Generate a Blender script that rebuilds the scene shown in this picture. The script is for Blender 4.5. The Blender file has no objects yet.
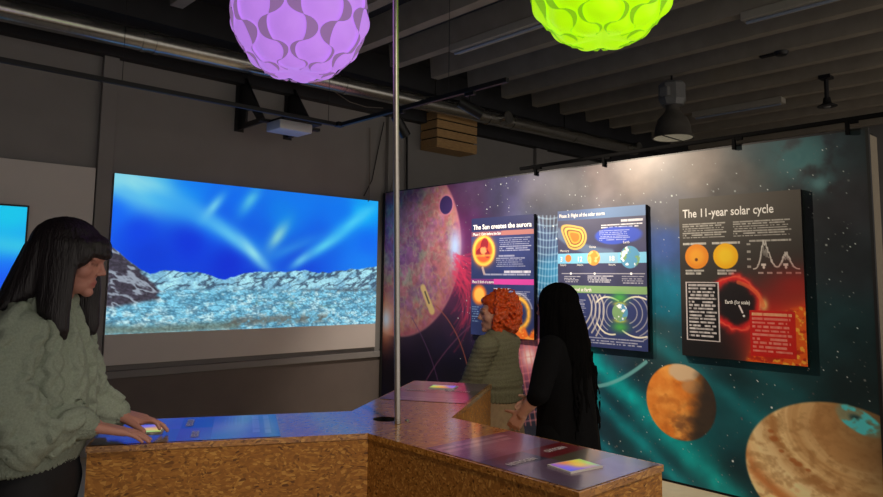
import bpy, bmesh, math, random
import numpy as np
from mathutils import Vector, Matrix
random.seed(5); RNG = np.random.default_rng(7)
PI = math.pi
sc = bpy.context.scene
COL = sc.collection

# ------------------------------------------------------------------ camera model
RX = np.array([[0.7322059, -0.0800283, -0.6763652],
               [-0.6809759, -0.0683897, -0.7291054],
               [0.0120927, 0.9944437, -0.1045726]])
EYE = np.array([0.0, 0.0, 1.5]); FPX = 693.0; PCX, PCY = 441.5, 207.0
def ray(px, py): return RX @ np.array([(px-PCX)/FPX, -(py-PCY)/FPX, -1.0])
def at(px, py, ax, v):                       # where a sight line meets a plane of the room
    r = ray(px, py); i = 'XYZ'.index(ax); return EYE + r*((v-EYE[i])/r[i])
def dep(px, py, d): return EYE + ray(px, py)*d

# ------------------------------------------------------------------ scene helpers
def tag(o, label=None, cat=None, group=None, kind=None):
    if label: o['label'] = label
    if cat: o['category'] = cat
    if group: o['group'] = group
    if kind: o['kind'] = kind
    return o
def empty(name, loc=(0, 0, 0), rz=0.0):
    o = bpy.data.objects.new(name, None); COL.objects.link(o)
    o.location = loc; o.rotation_euler = (0, 0, rz); o.empty_display_size = 0.1
    return o
def thing(name, label, cat, loc=(0, 0, 0), rz=0.0, group=None):
    return tag(empty(name, loc, rz), label, cat, group)
def link(name, me, mat, parent=None, world=False, smooth=False):
    o = bpy.data.objects.new(name, me); COL.objects.link(o)
    if mat is not None: me.materials.clear(); me.materials.append(mat)
    if smooth: me.polygons.foreach_set('use_smooth', [True]*len(me.polygons))
    if parent is not None:
        o.parent = parent
        if world: o.matrix_parent_inverse = wm(parent).inverted()
    return o
def wm(o):
    m = Matrix.LocRotScale(o.location, o.rotation_euler, o.scale)
    return wm(o.parent) @ o.matrix_parent_inverse @ m if o.parent else m

class MB:
    """collects shapes into one mesh"""
    def __init__(s): s.bm = bmesh.new()
    def box(s, lo, hi, bevel=0.0, M=None):
        lo, hi = Vector(lo), Vector(hi)
        r = bmesh.ops.create_cube(s.bm, size=1.0)
        vs = r['verts']
        for v in vs:
            v.co = Vector([(lo[i]+hi[i])/2 + v.co[i]*(hi[i]-lo[i]) for i in range(3)])
        if bevel > 0:
            es = list({e for v in vs for e in v.link_edges})
            rb = bmesh.ops.bevel(s.bm, geom=es, offset=bevel, segments=2, affect='EDGES', profile=0.5)
            vs = [v for v in rb['verts']]
        if M is not None:
            done = set()
            for v in vs:
                for f in v.link_faces:
                    for w in f.verts:
                        if w not in done: done.add(w); w.co = M @ w.co
        return s
    def tube(s, pts, r, seg=12, cap=True):
        pts = [Vector(p) for p in pts]; rs = r if isinstance(r, (list, tuple)) else [r]*len(pts)
        rings = []; up = None
        for i, p in enumerate(pts):
            d = (pts[min(i+1, len(pts)-1)] - pts[max(i-1, 0)]).normalized()
            if up is None: up = Vector((0, 0, 1)) if abs(d.z) < .9 else Vector((1, 0, 0))
            a = d.cross(up).normalized(); b = a.cross(d).normalized(); up = b
            rings.append([s.bm.verts.new(p + (a*math.cos(t)+b*math.sin(t))*rs[i]) for t in [2*PI*k/seg for k in range(seg)]])
        for A, B in zip(rings, rings[1:]):
            for k in range(seg): s.bm.faces.new((A[k], A[(k+1) % seg], B[(k+1) % seg], B[k]))
        if cap:
            s.bm.faces.new(rings[0][::-1]); s.bm.faces.new(rings[-1])
        return s
    def lathe(s, prof, seg=32, c=(0, 0, 0), close=False, M=None):
        rings = []
        for r, z in prof:
            ring = []
            for k in range(seg):
                p = Vector((c[0]+r*math.cos(2*PI*k/seg), c[1]+r*math.sin(2*PI*k/seg), c[2]+z))
                ring.append(s.bm.verts.new(M @ p if M is not None else p))
            rings.append(ring)
        for A, B in zip(rings, rings[1:]):
            for k in range(seg): s.bm.faces.new((A[k], A[(k+1) % seg], B[(k+1) % seg], B[k]))
        if close:
            s.bm.faces.new(rings[0][::-1]); s.bm.faces.new(rings[-1])
        return s
    def prism(s, poly, z0, z1, M=None):
        A = [s.bm.verts.new((x, y, z0)) for x, y in poly]; B = [s.bm.verts.new((x, y, z1)) for x, y in poly]
        n = len(poly)
        s.bm.faces.new(A[::-1]); s.bm.faces.new(B)
        for k in range(n): s.bm.faces.new((A[k], A[(k+1) % n], B[(k+1) % n], B[k]))
        if M is not None:
            for v in A+B: v.co = M @ v.co
        return s
    def build(s, name, mat, parent=None, world=False, smooth=False):
        bmesh.ops.recalc_face_normals(s.bm, faces=s.bm.faces[:])
        me = bpy.data.meshes.new(name); s.bm.to_mesh(me); s.bm.free()
        if smooth: sharp(me)
        return link(name, me, mat, parent, world)
def sharp(me, ang=40):
    me.polygons.foreach_set('use_smooth', [True]*len(me.polygons))
    try: me.set_sharp_from_angle(angle=math.radians(ang))
    except Exception: pass

def text_mesh(name, body, size, mat, parent, M, align='LEFT', bold=0.0, width=None, depth=0.0):
    cu = bpy.data.curves.new(name, 'FONT'); cu.body = body; cu.size = size; cu.align_x = align
    cu.offset = bold; cu.extrude = depth; cu.resolution_u = 3; cu.space_line = 1.0
    tmp = bpy.data.objects.new('tmp_text', cu); COL.objects.link(tmp)
    dg = bpy.context.evaluated_depsgraph_get(); dg.update()
    me = bpy.data.meshes.new_from_object(tmp.evaluated_get(dg)); bpy.data.objects.remove(tmp)
    me.name = name
    k = 1.0
    if width:
        xs = [v.co.x for v in me.vertices]
        if xs: k = width/(max(xs)-min(xs))
    for v in me.vertices: v.co = M @ Vector((v.co.x*k, v.co.y, v.co.z))
    return link(name, me, mat, parent, world=True)

# ------------------------------------------------------------------ colours and materials
def s2l(c):
    c = np.asarray(c, dtype=float); return np.where(c <= .04045, c/12.92, ((c+.055)/1.055)**2.4)
def rgb(r, g, b): return tuple(float(v) for v in s2l(np.array([r, g, b])/255.0)) + (1.0,)
def nodes(name):
    m = bpy.data.materials.new(name); m.use_nodes = True
    nt = m.node_tree; b = nt.nodes['Principled BSDF']; return m, nt, b
def setin(b, **k):
    for a, v in k.items():
        n = a.replace('_', ' ')
        if n in b.inputs: b.inputs[n].default_value = v
def mat(name, c, rough=.6, metal=0.0, var=.12, scale=30.0, bump=0.0, spec=.5, emit=None, es=1.0, stretch=(1, 1, 1), coat=0.0):
    m, nt, b = nodes(name)
    setin(b, Roughness=rough, Metallic=metal, Specular_IOR_Level=spec, Coat_Weight=coat)
    tc = nt.nodes.new('ShaderNodeTexCoord'); mp = nt.nodes.new('ShaderNodeMapping'); mp.inputs['Scale'].default_value = stretch
    nz = nt.nodes.new('ShaderNodeTexNoise'); nz.inputs['Scale'].default_value = scale; nz.inputs['Detail'].default_value = 4
    rp = nt.nodes.new('ShaderNodeValToRGB')
    nt.links.new(tc.outputs['Object'], mp.inputs[0]); nt.links.new(mp.outputs[0], nz.inputs['Vector']); nt.links.new(nz.outputs[0], rp.inputs[0])
    rp.color_ramp.elements[0].position = .3; rp.color_ramp.elements[1].position = .7
    rp.color_ramp.elements[0].color = tuple(v*(1-var) for v in c[:3])+(1,)
    rp.color_ramp.elements[1].color = tuple(min(1, v*(1+var)) for v in c[:3])+(1,)
    nt.links.new(rp.outputs[0], b.inputs['Base Color'])
    if bump > 0:
        bp = nt.nodes.new('ShaderNodeBump'); bp.inputs['Strength'].default_value = bump; bp.inputs['Distance'].default_value = .01
        nt.links.new(nz.outputs[0], bp.inputs['Height']); nt.links.new(bp.outputs[0], b.inputs['Normal'])
    if emit:
        b.inputs['Emission Color'].default_value = emit; b.inputs['Emission Strength'].default_value = es
    return m
def art_mat(name, rough=.5, emit=0.0, spec=.4, sat=1.0, coat=0.0):
    m, nt, b = nodes(name)
    a = nt.nodes.new('ShaderNodeAttribute'); a.attribute_name = 'art'
    setin(b, Roughness=rough, Specular_IOR_Level=spec, Coat_Weight=coat, Coat_Roughness=.1)
    if emit > 0:
        b.inputs['Base Color'].default_value = (.02, .02, .02, 1)
        nt.links.new(a.outputs['Color'], b.inputs['Emission Color']); b.inputs['Emission Strength'].default_value = emit
    else:
        nt.links.new(a.outputs['Color'], b.inputs['Base Color'])
    return m
def osb_mat(name, base=1.0, rough=.5, coat=0.0, up='z'):
    m, nt, b = nodes(name); N = nt.nodes; L = nt.links
    tc = N.new('ShaderNodeTexCoord')
    wn = N.new('ShaderNodeTexNoise'); wn.inputs['Scale'].default_value = 9; wn.inputs['Detail'].default_value = 2
    L.new(tc.outputs['Object'], wn.inputs['Vector'])
    warp = N.new('ShaderNodeVectorMath'); warp.operation = 'MULTIPLY_ADD'; warp.inputs[1].default_value = (.05, .05, .05)
    L.new(wn.outputs['Color'], warp.inputs[0]); L.new(tc.outputs['Object'], warp.inputs[2])
    outs = []
    for k, (rot, scl) in enumerate([((.2, .1, .35), (44, 150, 190)), ((-.3, .3, -1.0), (44, 130, 165)), ((.5, -.3, 1.3), (50, 140, 90))]):
        mp = N.new('ShaderNodeMapping'); mp.inputs['Rotation'].default_value = rot; mp.inputs['Scale'].default_value = scl
        L.new(warp.outputs[0], mp.inputs[0])
        v = N.new('ShaderNodeTexVoronoi'); v.inputs['Scale'].default_value = 1.0; v.inputs['Randomness'].default_value = 1
        L.new(mp.outputs[0], v.inputs['Vector'])
        sp = N.new('ShaderNodeSeparateColor'); L.new(v.outputs['Color'], sp.inputs[0]); outs.append((sp.outputs[0], v.outputs['Distance']))
    sel = N.new('ShaderNodeTexNoise'); sel.inputs['Scale'].default_value = 16; L.new(tc.outputs['Object'], sel.inputs['Vector'])
    def mixf(f, a_, b_):
        x = N.new('ShaderNodeMix'); x.data_type = 'FLOAT'
        L.new(f, x.inputs[0]); L.new(a_, x.inputs[2]); L.new(b_, x.inputs[3]); return x.outputs[0]
    def step(f, e, w=.02):
        x = N.new('ShaderNodeMapRange'); x.inputs[1].default_value = e-w; x.inputs[2].default_value = e+w; L.new(f, x.inputs[0]); return x.outputs[0]
    h = mixf(step(sel.outputs[0], .5), outs[0][0], outs[1][0])
    sel2 = N.new('ShaderNodeTexNoise'); sel2.inputs['Scale'].default_value = 23; L.new(warp.outputs[0], sel2.inputs['Vector'])
    h = mixf(step(sel2.outputs[0], .56), h, outs[2][0])
    rp = N.new('ShaderNodeValToRGB'); el = rp.color_ramp.elements
    el[0].position = 0; el[0].color = tuple(v*base for v in rgb(112, 66, 22)[:3])+(1,)
    el[1].position = 1; el[1].color = tuple(v*base for v in rgb(230, 170, 86)[:3])+(1,)
    for p_, c_ in ((.10, rgb(160, 104, 38)), (.45, rgb(182, 118, 48)), (.80, rgb(204, 140, 62))):
        e = el.new(p_); e.color = tuple(v*base for v in c_[:3])+(1,)
    L.new(h, rp.inputs[0]); L.new(rp.outputs[0], b.inputs['Base Color'])
    bp = N.new('ShaderNodeBump'); bp.inputs['Strength'].default_value = .15; bp.inputs['Distance'].default_value = .002
    L.new(h, bp.inputs['Height']); L.new(bp.outputs[0], b.inputs['Normal'])
    rr = N.new('ShaderNodeMapRange'); rr.inputs[3].default_value = rough*.75; rr.inputs[4].default_value = rough*1.25
    L.new(h, rr.inputs[0]); L.new(rr.outputs[0], b.inputs['Roughness'])
    setin(b, Coat_Weight=coat, Coat_Roughness=.12, Specular_IOR_Level=.5)
    return m

# ------------------------------------------------------------------ printed artwork: colour per vertex on a fine grid
TAB = RNG.random((256, 256))
def vnoise(x, y):
    x = np.asarray(x, float); y = np.asarray(y, float)
    xi = np.floor(x).astype(int); yi = np.floor(y).astype(int); fx = x-xi; fy = y-yi
    fx = fx*fx*(3-2*fx); fy = fy*fy*(3-2*fy)
    a = TAB[xi % 256, yi % 256]; b = TAB[(xi+1) % 256, yi % 256]; c = TAB[xi % 256, (yi+1) % 256]; d = TAB[(xi+1) % 256, (yi+1) % 256]
    return (a*(1-fx)+b*fx)*(1-fy)+(c*(1-fx)+d*fx)*fy
def fbm(x, y, o=5, g=.5):
    t = 0; a = 1; n = 0
    for k in range(o):
        t = t+a*vnoise(x*2**k+17.3*k, y*2**k+9.1*k); n += a; a *= g
    return t/n
def sm(e0, e1, x):
    t = np.clip((x-e0)/(e1-e0), 0, 1); return t*t*(3-2*t)
def mix(C, c, m):
    return C*(1-m[..., None]) + np.asarray(c, float)*m[..., None] if np.ndim(c) < 2 else C*(1-m[..., None])+c*m[..., None]
def idw(X, Y, pts, p=3.0, eps=.01):
    num = np.zeros(X.shape+(3,)); den = np.zeros(X.shape)
    for (x, y, c) in pts:
        w = 1/((X-x)**2+(Y-y)**2+eps)**(p/2); num += w[..., None]*np.asarray(c, float); den += w
    return num/den[..., None]
def seg_d(X, Y, a, b):
    ax, ay = a; bx, by = b; dx, dy = bx-ax, by-ay; L2 = dx*dx+dy*dy+1e-12
    t = np.clip(((X-ax)*dx+(Y-ay)*dy)/L2, 0, 1); return np.hypot(X-ax-t*dx, Y-ay-t*dy)
def poly_d(X, Y, pts):
    d = np.full(X.shape, 9e9)
    for a, b in zip(pts, pts[1:]): d = np.minimum(d, seg_d(X, Y, a, b))
    return d
def line(C, X, Y, pts, w, c, al=1.0):
    return mix(C, c, al*(1-sm(w*.5, w*1.1, poly_d(X, Y, pts))))
def disc(C, X, Y, x, y, rx, ry, c, soft=.06, al=1.0):
    return mix(C, c, al*(1-sm(1-soft, 1+soft, np.hypot((X-x)/rx, (Y-y)/ry))))
def rect(C, X, Y, x0, x1, y0, y1, c, al=1.0):
    return mix(C, c, al*((X >= x0) & (X <= x1) & (Y >= y0) & (Y <= y1)).astype(float))
def rows(C, X, Y, x0, x1, y0, y1, n, c, fill=.42, al=.66, ragged=.15):
    rh = (y1-y0)/n; k = np.floor((Y-y0)/rh).astype(int); fy = (Y-y0)/rh-k
    end = x1-(x1-x0)*ragged*TAB[(k*7) % 256, 3]
    wd = vnoise((X-x0)/(rh*.55)+k*31.7, k*5.3+.5)
    m = ((X >= x0) & (X <= end) & (Y >= y0) & (Y <= y1) & (fy < fill) & (wd > .22)).astype(float)
    return mix(C, c, m*al*(.6+.4*wd))
def bez(p0, p1, p2, n=24):
    t = np.linspace(0, 1, n)[:, None]; p0, p1, p2 = map(np.array, (p0, p1, p2))
    return [tuple(q) for q in (1-t)**2*p0+2*t*(1-t)*p1+t*t*p2]
def art_grid(name, o, du, dv, w, h, step, fn, m, parent, smooth=False):
    """flat print: o = top left, du / dv unit vectors right and down, fn(X, Y) in metres -> sRGB 0..255"""
    nx, ny = max(2, int(w/step)), max(2, int(h/step))
    xs = np.linspace(0, w, nx+1); ys = np.linspace(0, h, ny+1)
    X, Y = np.meshgrid(xs, ys)
    P = np.asarray(o)[None, None]+X[..., None]*np.asarray(du)+Y[..., None]*np.asarray(dv)
    me = bpy.data.meshes.new(name); nv = (nx+1)*(ny+1); nf = nx*ny
    me.vertices.add(nv); me.vertices.foreach_set('co', P.reshape(-1))
    i = (np.arange(ny)[:, None]*(nx+1)+np.arange(nx)[None]).reshape(-1)
    q = np.stack([i, i+nx+1, i+nx+2, i+1], 1).reshape(-1)
    me.loops.add(nf*4); me.loops.foreach_set('vertex_index', q.astype(np.int32))
    me.polygons.add(nf); me.polygons.foreach_set('loop_start', (np.arange(nf)*4).astype(np.int32))
    me.update(calc_edges=True); me.validate()
    set_art(me, s2l(np.clip(fn(X, Y), 0, 255)/255.0).reshape(-1, 3))
    return link(name, me, m, parent, world=True)
def set_art(me, c, attr='art'):
    c4 = np.ones((len(me.vertices), 4), np.float32); c4[:, :3] = c
    a = me.color_attributes.new(attr, 'FLOAT_COLOR', 'POINT'); a.data.foreach_set('color', c4.reshape(-1))

# ------------------------------------------------------------------ organic volumes: overlapping solids fused to one skin
def _ico():
    bm = bmesh.new(); bmesh.ops.create_icosphere(bm, subdivisions=3, radius=1.0)
    v = np.array([p.co[:] for p in bm.verts]); f = [[w.index for w in q.verts] for q in bm.faces]; bm.free(); return v, f
ICO_V, ICO_F = _ico()
class Vol:
    def __init__(s, frame=None): s.v = []; s.f = []; s.n = 0; s.fr = frame
    def _add(s, v, f):
        v = np.asarray(v, float)
        if s.fr is not None: v = s.fr(v)
        s.v.append(v); s.f += [[i+s.n for i in q] for q in f]; s.n += len(v)
    def ell(s, c, r, ax=None):
        r = np.array([r]*3 if np.isscalar(r) else r, float); A = np.eye(3) if ax is None else np.asarray(ax, float)
        s._add(np.asarray(c)+(ICO_V*r)@A, ICO_F); return s
    def cone(s, p, q, r0, r1, n=16):
        p = np.asarray(p, float); q = np.asarray(q, float); d = q-p; L = np.linalg.norm(d)
        if L < 1e-6: return s
        d /= L; u = np.array([0, 0, 1.]) if abs(d[2]) < .9 else np.array([1., 0, 0]); a = np.cross(d, u); a /= np.linalg.norm(a); b = np.cross(d, a)
        t = np.linspace(0, 2*PI, n, endpoint=False)[:, None]; ring = a*np.cos(t)+b*np.sin(t)
        v = np.concatenate([p+ring*r0, q+ring*r1])
        f = [[k, (k+1) % n, n+(k+1) % n, n+k] for k in range(n)]+[list(range(n))[::-1], list(range(n, 2*n))]
        s._add(v, f); return s
    def chain(s, pts):
        for k, (p, r) in enumerate(pts):
            s.ell(p, r)
            if k: s.cone(pts[k-1][0], p, pts[k-1][1], r)
        return s
    def loft(s, rings, n=28, pw=2.0):
        """rings: (centre, a-vector, b-vector)"""
        V = []; F = []; t = np.linspace(0, 2*PI, n, endpoint=False)
        ct = np.sign(np.cos(t))*np.abs(np.cos(t))**(2/pw); st = np.sign(np.sin(t))*np.abs(np.sin(t))**(2/pw)
        for c, a, b in rings: V.append(np.asarray(c)+ct[:, None]*np.asarray(a)+st[:, None]*np.asarray(b))
        for k in range(len(rings)-1):
            o = k*n; F += [[o+j, o+(j+1) % n, o+n+(j+1) % n, o+n+j] for j in range(n)]
        F += [list(range(n))[::-1], list(range((len(rings)-1)*n, len(rings)*n))]
        s._add(np.concatenate(V), F); return s
    def mesh(s, name, voxel, smooth=4, fac=.5):
        me = bpy.data.meshes.new(name); me.from_pydata(np.concatenate(s.v).tolist(), [], s.f); me.update()
        bm = bmesh.new(); bm.from_mesh(me); bmesh.ops.recalc_face_normals(bm, faces=bm.faces[:]); bm.to_mesh(me); bm.free()
        o = bpy.data.objects.new('tmp_vol', me); COL.objects.link(o)
        r = o.modifiers.new('r', 'REMESH'); r.mode = 'VOXEL'; r.voxel_size = voxel
        if smooth:
            q = o.modifiers.new('s', 'SMOOTH'); q.factor = fac; q.iterations = smooth
        dg = bpy.context.evaluated_depsgraph_get(); dg.update()
        out = bpy.data.meshes.new_from_object(o.evaluated_get(dg)); bpy.data.objects.remove(o); bpy.data.meshes.remove(me)
        out.name = name; out.polygons.foreach_set('use_smooth', [True]*len(out.polygons))
        return out
def coords(me):
    a = np.empty(len(me.vertices)*3, np.float32); me.vertices.foreach_get('co', a); return a.reshape(-1, 3).astype(float)
def normals(me):
    a = np.empty(len(me.vertices)*3, np.float32); me.vertex_normals.foreach_get('vector', a); return a.reshape(-1, 3).astype(float)
def put(me, co): me.vertices.foreach_set('co', np.asarray(co, np.float32).reshape(-1)); me.update()
SPOT_A, SPOT_B, SPOT_C, WORLD = 215.0, 185.0, 175.0, 0.66
# ------------------------------------------------------------------ room
M_wall = mat('wall_paint', rgb(140, 137, 136), .85, var=.05, scale=3)
M_dado = mat('wall_lower_paint', rgb(112, 102, 98), .8, var=.06, scale=4)
M_conc = mat('concrete_ceiling', rgb(150, 141, 128), .85, var=.10, scale=5)
M_slab = mat('dark_ceiling', rgb(46, 46, 50), .9, var=.15, scale=4)
M_floor = mat('floor_vinyl', rgb(205, 190, 160), .35, var=.06, scale=12)
M_black = mat('black_metal', rgb(22, 22, 25), .45, var=.1)
M_matte = mat('matte_black', rgb(10, 10, 11), .95, spec=.08)
M_steel = mat('galvanised', rgb(176, 174, 168), .24, metal=.9, var=.12, scale=40)
M_white = mat('white_board', rgb(214, 208, 204), .6, var=.02, scale=5)
M_wood = mat('pale_pine', rgb(190, 150, 98), .6, var=.16, scale=14, stretch=(1, 6, 6))
M_gap = mat('dark_gap', rgb(14, 13, 13), .9)
M_cable = mat('grey_cable', rgb(120, 112, 104), .5)
M_grey = mat('grey_enamel', rgb(120, 120, 120), .4, var=.05)
M_txt = mat('white_print', rgb(238, 236, 232), .6, var=.01)
M_txtd = mat('pale_print', rgb(206, 196, 206), .5, var=.01)
WY = 6.4
XA, XB, YA = -3.5, 12.0, -2.5
def structure(o): o['kind'] = 'structure'; return o
structure(MB().box((XA, YA, -.1), (XB, WY, 0)).build('floor', M_floor))
structure(MB().box((XA, WY, 0), (XB, WY+.15, 4.1)).build('wall_left', M_wall))
structure(MB().box((XA-.15, YA, 0), (XA, WY, 4.1)).build('wall_light_block', M_wall))  # unseen wall, added to keep side light off the ceiling ribs
structure(MB().box((XB, YA, 0), (XB+.15, WY, 4.1)).build('wall_far', M_wall))
c = MB()
c.box((XA, YA, 4.02), (XB, WY, 4.12))
ceil = structure(c.build('ceiling', M_slab))
c = MB()
for k in range(-7, 16):
    x = 2.2+.595*k
    if XA < x < XB: c.prism([(x-.055, 3.78), (x+.055, 3.78), (x+.08, 4.021), (x-.08, 4.021)], YA, 5.72, Matrix(((1, 0, 0, 0), (0, 0, 1, 0), (0, 1, 0, 0), (0, 0, 0, 1))))
structure(c.build('trim_1', M_conc, ceil))          # the ribs of the concrete ceiling
structure(MB().box((XA, WY-.12, 3.42), (XB, WY, 4.02)).build('trim_2', M_slab))
structure(MB().box((XA, WY-.36, 3.72), (XB, WY-.12, 4.02)).build('trim_3', M_slab))
for i, (x0, x1) in enumerate(((1.84, 1.965), (5.02, 5.24), (7.75, 8.0))):
    structure(MB().box((x0, WY-.06, 0), (x1, WY, 3.43), .004).build('trim_%d' % (4+i), M_wall))
structure(MB().box((XA, WY-.05, .62), (5.02, WY, .685), .006).build('trim_7', M_wall))
structure(MB().box((XA, WY-.012, 0), (5.02, WY, .62)).build('trim_8', M_dado))

# ------------------------------------------------------------------ exhibition wall with the space mural
MXW = 4.963; MS0 = 6.31; MEND = 1.352; MTOP = 2.495; MBOT = .02
mural = thing('mural_wall', 'long partition wall printed with a space mural of sun, planets and aurora', 'mural wall', (MXW+.09, (MS0+MEND)/2, 0))
MB().box((MXW+.012, MEND+.01, 0), (MXW+.17, MS0, MTOP-.005)).build('wall_core', M_gap, mural, True)
M_beige = mat('beige_edge', rgb(150, 138, 118), .7, var=.05)
MB().box((MXW+.025, MEND-.012, 0), (MXW+.17, MEND+.009, MTOP-.03), .003).build('end_board', M_beige, mural, True)
MB().box((MXW-.006, MEND-.012, 0), (MXW+.024, MEND+.006, MTOP+.006)).box((MXW+.001, MEND, MTOP), (MXW+.03, MS0, MTOP+.012)).build('frame', M_black, mural, True)
MB().box((MXW-.01, MS0, 0), (MXW+.1, MS0+.03, MTOP)).build('end_trim', M_gap, mural, True)
def mp(px, py):
    p = at(px, py, 'X', MXW); return (MS0-p[1], MTOP-p[2])
def mpr(px, py, r):                      # size of a length r px upright, in metres
    return abs(mp(px, py+r)[1]-mp(px, py-r)[1])/2
def mural_art(X, Y):
    S = [(388, 205, (95, 62, 95)), (430, 195, (92, 52, 84)), (470, 190, (62, 48, 78)), (420, 350, (16, 12, 40)), (400, 380, (8, 10, 34)), (450, 330, (40, 26, 54)),
         (455, 375, (14, 12, 36)), (465, 230, (66, 36, 84)), (470, 280, (104, 36, 66)), (462, 305, (64, 30, 62)), (475, 400, (14, 14, 40)), (440, 345, (22, 18, 44)), (500, 330, (34, 26, 62)), (505, 190, (58, 56, 92)), (540, 190, (84, 82, 98)),
         (570, 185, (98, 96, 104)), (640, 175, (140, 126, 120)), (600, 175, (118, 108, 110)), (700, 170, (126, 116, 110)), (760, 150, (62, 76, 82)), (745, 175, (96, 94, 92)),
         (850, 200, (54, 56, 62)), (855, 140, (48, 60, 68)), (850, 260, (44, 52, 58)), (835, 330, (36, 72, 78)), (855, 380, (30, 52, 56)), (660, 300, (20, 130, 160)),
         (665, 240, (60, 90, 160)), (668, 215, (110, 110, 120)), (655, 335, (50, 84, 92)), (665, 365, (40, 70, 76)), (700, 450, (16, 96, 104)), (700, 480, (16, 72, 84)), (740, 480, (18, 70, 82)),
         (740, 420, (24, 86, 94)), (600, 360, (44, 58, 76)), (620, 400, (26, 56, 74)), (545, 240, (64, 90, 138)), (550, 275, (40, 130, 180)), (552, 215, (84, 88, 110)),
         (546, 320, (60, 50, 96)), (530, 360, (90, 50, 86)), (560, 400, (22, 34, 58)), (600, 440, (20, 66, 82)), (640, 440, (18, 84, 96)), (780, 390, (34, 86, 92)), (800, 380, (36, 80, 86)),
         (500, 300, (40, 40, 84)), (600, 280, (50, 60, 110)), (740, 280, (40, 50, 56)), (660, 470, (14, 60, 76))]
    C = idw(X, Y, [mp(a, b)+(c_,) for a, b, c_ in S], 3.4, .004)
    n = fbm(X*3, Y*3, 5); C = C*(.50+.72*n)[..., None]
    # aurora streaks across the lower right
    for (a, b, w, c_, al) in (((585, 352), (735, 500), .10, (0, 190, 190), .85), ((590, 392), (690, 492), .06, (0, 176, 186), .7), ((640, 330), (760, 420), .07, (30, 150, 160), .5),
                              ((575, 420), (640, 480), .05, (0, 150, 170), .65), ((700, 340), (800, 395), .05, (30, 120, 130), .3)):
        d = seg_d(X, Y, mp(*a), mp(*b)); C = mix(C, c_, al*np.exp(-(d/w)**2)*(.55+.7*fbm(X*9, Y*9, 3)))
    # ring of thin light
    C = line(C, X, Y, [mp(*q) for q in bez((585, 386), (612, 390), (646, 362))], .018, (120, 190, 190), .8)
    # the sun at the left end
    cx, cy = mp(399, 247); R = .99
    r = np.hypot(X-cx, Y-cy)/R; th = np.arctan2(Y-cy, X-cx)
    t = fbm(X*5.5+3, Y*5.5, 5); t2 = fbm(X*11, Y*11+8, 4); t3 = fbm(X*3.1+40, Y*3.1, 3)
    def rdg(x, y, o=4): return 1-np.abs(2*fbm(x, y, o)-1)
    f1 = rdg(X*5, Y*5); f2 = rdg(X*9+5, Y*9+2); g = fbm(X*26, Y*26, 3)
    sun = np.zeros(X.shape+(3,))+(196, 116, 122); sun = mix(sun, (206, 134, 168), .8*sm(.40, .62, t)); sun = mix(sun, (164, 184, 150), .7*sm(.46, .64, t3)*sm(.38, .6, t2)); sun = mix(sun, (142, 88, 140), .6*sm(.46, .62, fbm(X*4+11, Y*4+3, 4)))
    sun = mix(sun, (196, 170, 150), .6*sm(.84, .98, f2)); sun = mix(sun, (208, 128, 110), .5*sm(.86, .98, f1)*sm(.3, .8, r)); sun = sun*(.66+.30*g)[..., None]
    sun = mix(sun, (196, 150, 100), .35*sm(.6, .95, r)*sm(.4, .6, t2)); sun = mix(sun, (150, 60, 96), .45*sm(.84, 1, r))
    C = mix(C, (140, 40, 84), .8*np.exp(-np.clip(r-1, 0, 9)*R/.22)*(.4+.8*fbm(th*5, r*4))*(.25+.75*np.exp(-((Y-mp(455, 262)[1])/.42)**2)))
    C = mix(C, sun, 1-sm(.985, 1.005, r))
    C = mix(C, (196, 130, 130), .5*np.exp(-((r-1)/.012)**2))
    # flare and eruption on the right limb
    fx, fy = mp(455, 247)
    C = mix(C, (170, 196, 240), np.exp(-((X-fx)/.09)**2-((Y-fy+.0)/.17)**2))
    for k in range(70):
        a = -0.25+1.9*RNG.random(); L = .25+.55*RNG.random(); x0, y0 = mp(452+6*RNG.random(), 252+34*RNG.random())
        C = line(C, X, Y, bez((x0, y0), (x0+L*.55, y0+L*.5*math.sin(a)), (x0+L*math.cos(a)*.8, y0+L*math.sin(a))), .012, (206, 50, 84), .22)
    # small dark planet, probe, warm glow, orbit lines
    px_, py_ = mp(446, 205); q = mpr(446, 205, 9.2)
    C = disc(C, X, Y, px_, py_, q*1.16, q*1.16, (182, 112, 132), .12); C = disc(C, X, Y, px_, py_, q, q, (54, 38, 84), .06)
    a0, a1 = mp(423, 288), mp(432, 311)
    C = line(C, X, Y, [a0, a1], .05, (206, 178, 110), .95); C = line(C, X, Y, [mp(425, 292), mp(429, 303)], .016, (90, 80, 60), .9)
    gx, gy = mp(386, 320); C = mix(C, (214, 120, 70), np.exp(-((X-gx)/.16)**2-((Y-gy)/.30)**2)); C = mix(C, (206, 214, 230), np.exp(-((X-gx)/.10)**2-((Y-gy)/.14)**2))
    C = line(C, X, Y, [mp(*v) for v in bez((436, 306), (462, 330), (470, 380))], .010, (150, 80, 64), .7)
    C = line(C, X, Y, [mp(*v) for v in bez((470, 326), (440, 352), (420, 392))], .010, (110, 60, 90), .6)
    C = line(C, X, Y, [mp(*v) for v in bez((412, 318), (432, 352), (440, 390))], .010, (96, 60, 96), .6)
    # wire-frame funnel between the first two panels
    for k in range(9):
        x = 534+k*3.2; C = line(C, X, Y, [mp(*v) for v in bez((x-3+k*.7, 216), (x+5-k*1.2, 262), (x-5+k*.4, 304))], .010, (176, 210, 236), .45)
    for k in range(12):
        y = 218+k*7.2; C = line(C, X, Y, [mp(*v) for v in bez((533, y-3), (547, y+4), (562, y-2))], .009, (176, 214, 238), .40)
    # burst and grid below the first panel
    bx, by = mp(529, 357); C = mix(C, (232, 120, 140), .8*np.exp(-((X-bx)/.20)**2-((Y-by)/.22)**2)); C = mix(C, (255, 232, 224), np.exp(-((X-bx)/.075)**2-((Y-by)/.085)**2))
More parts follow.
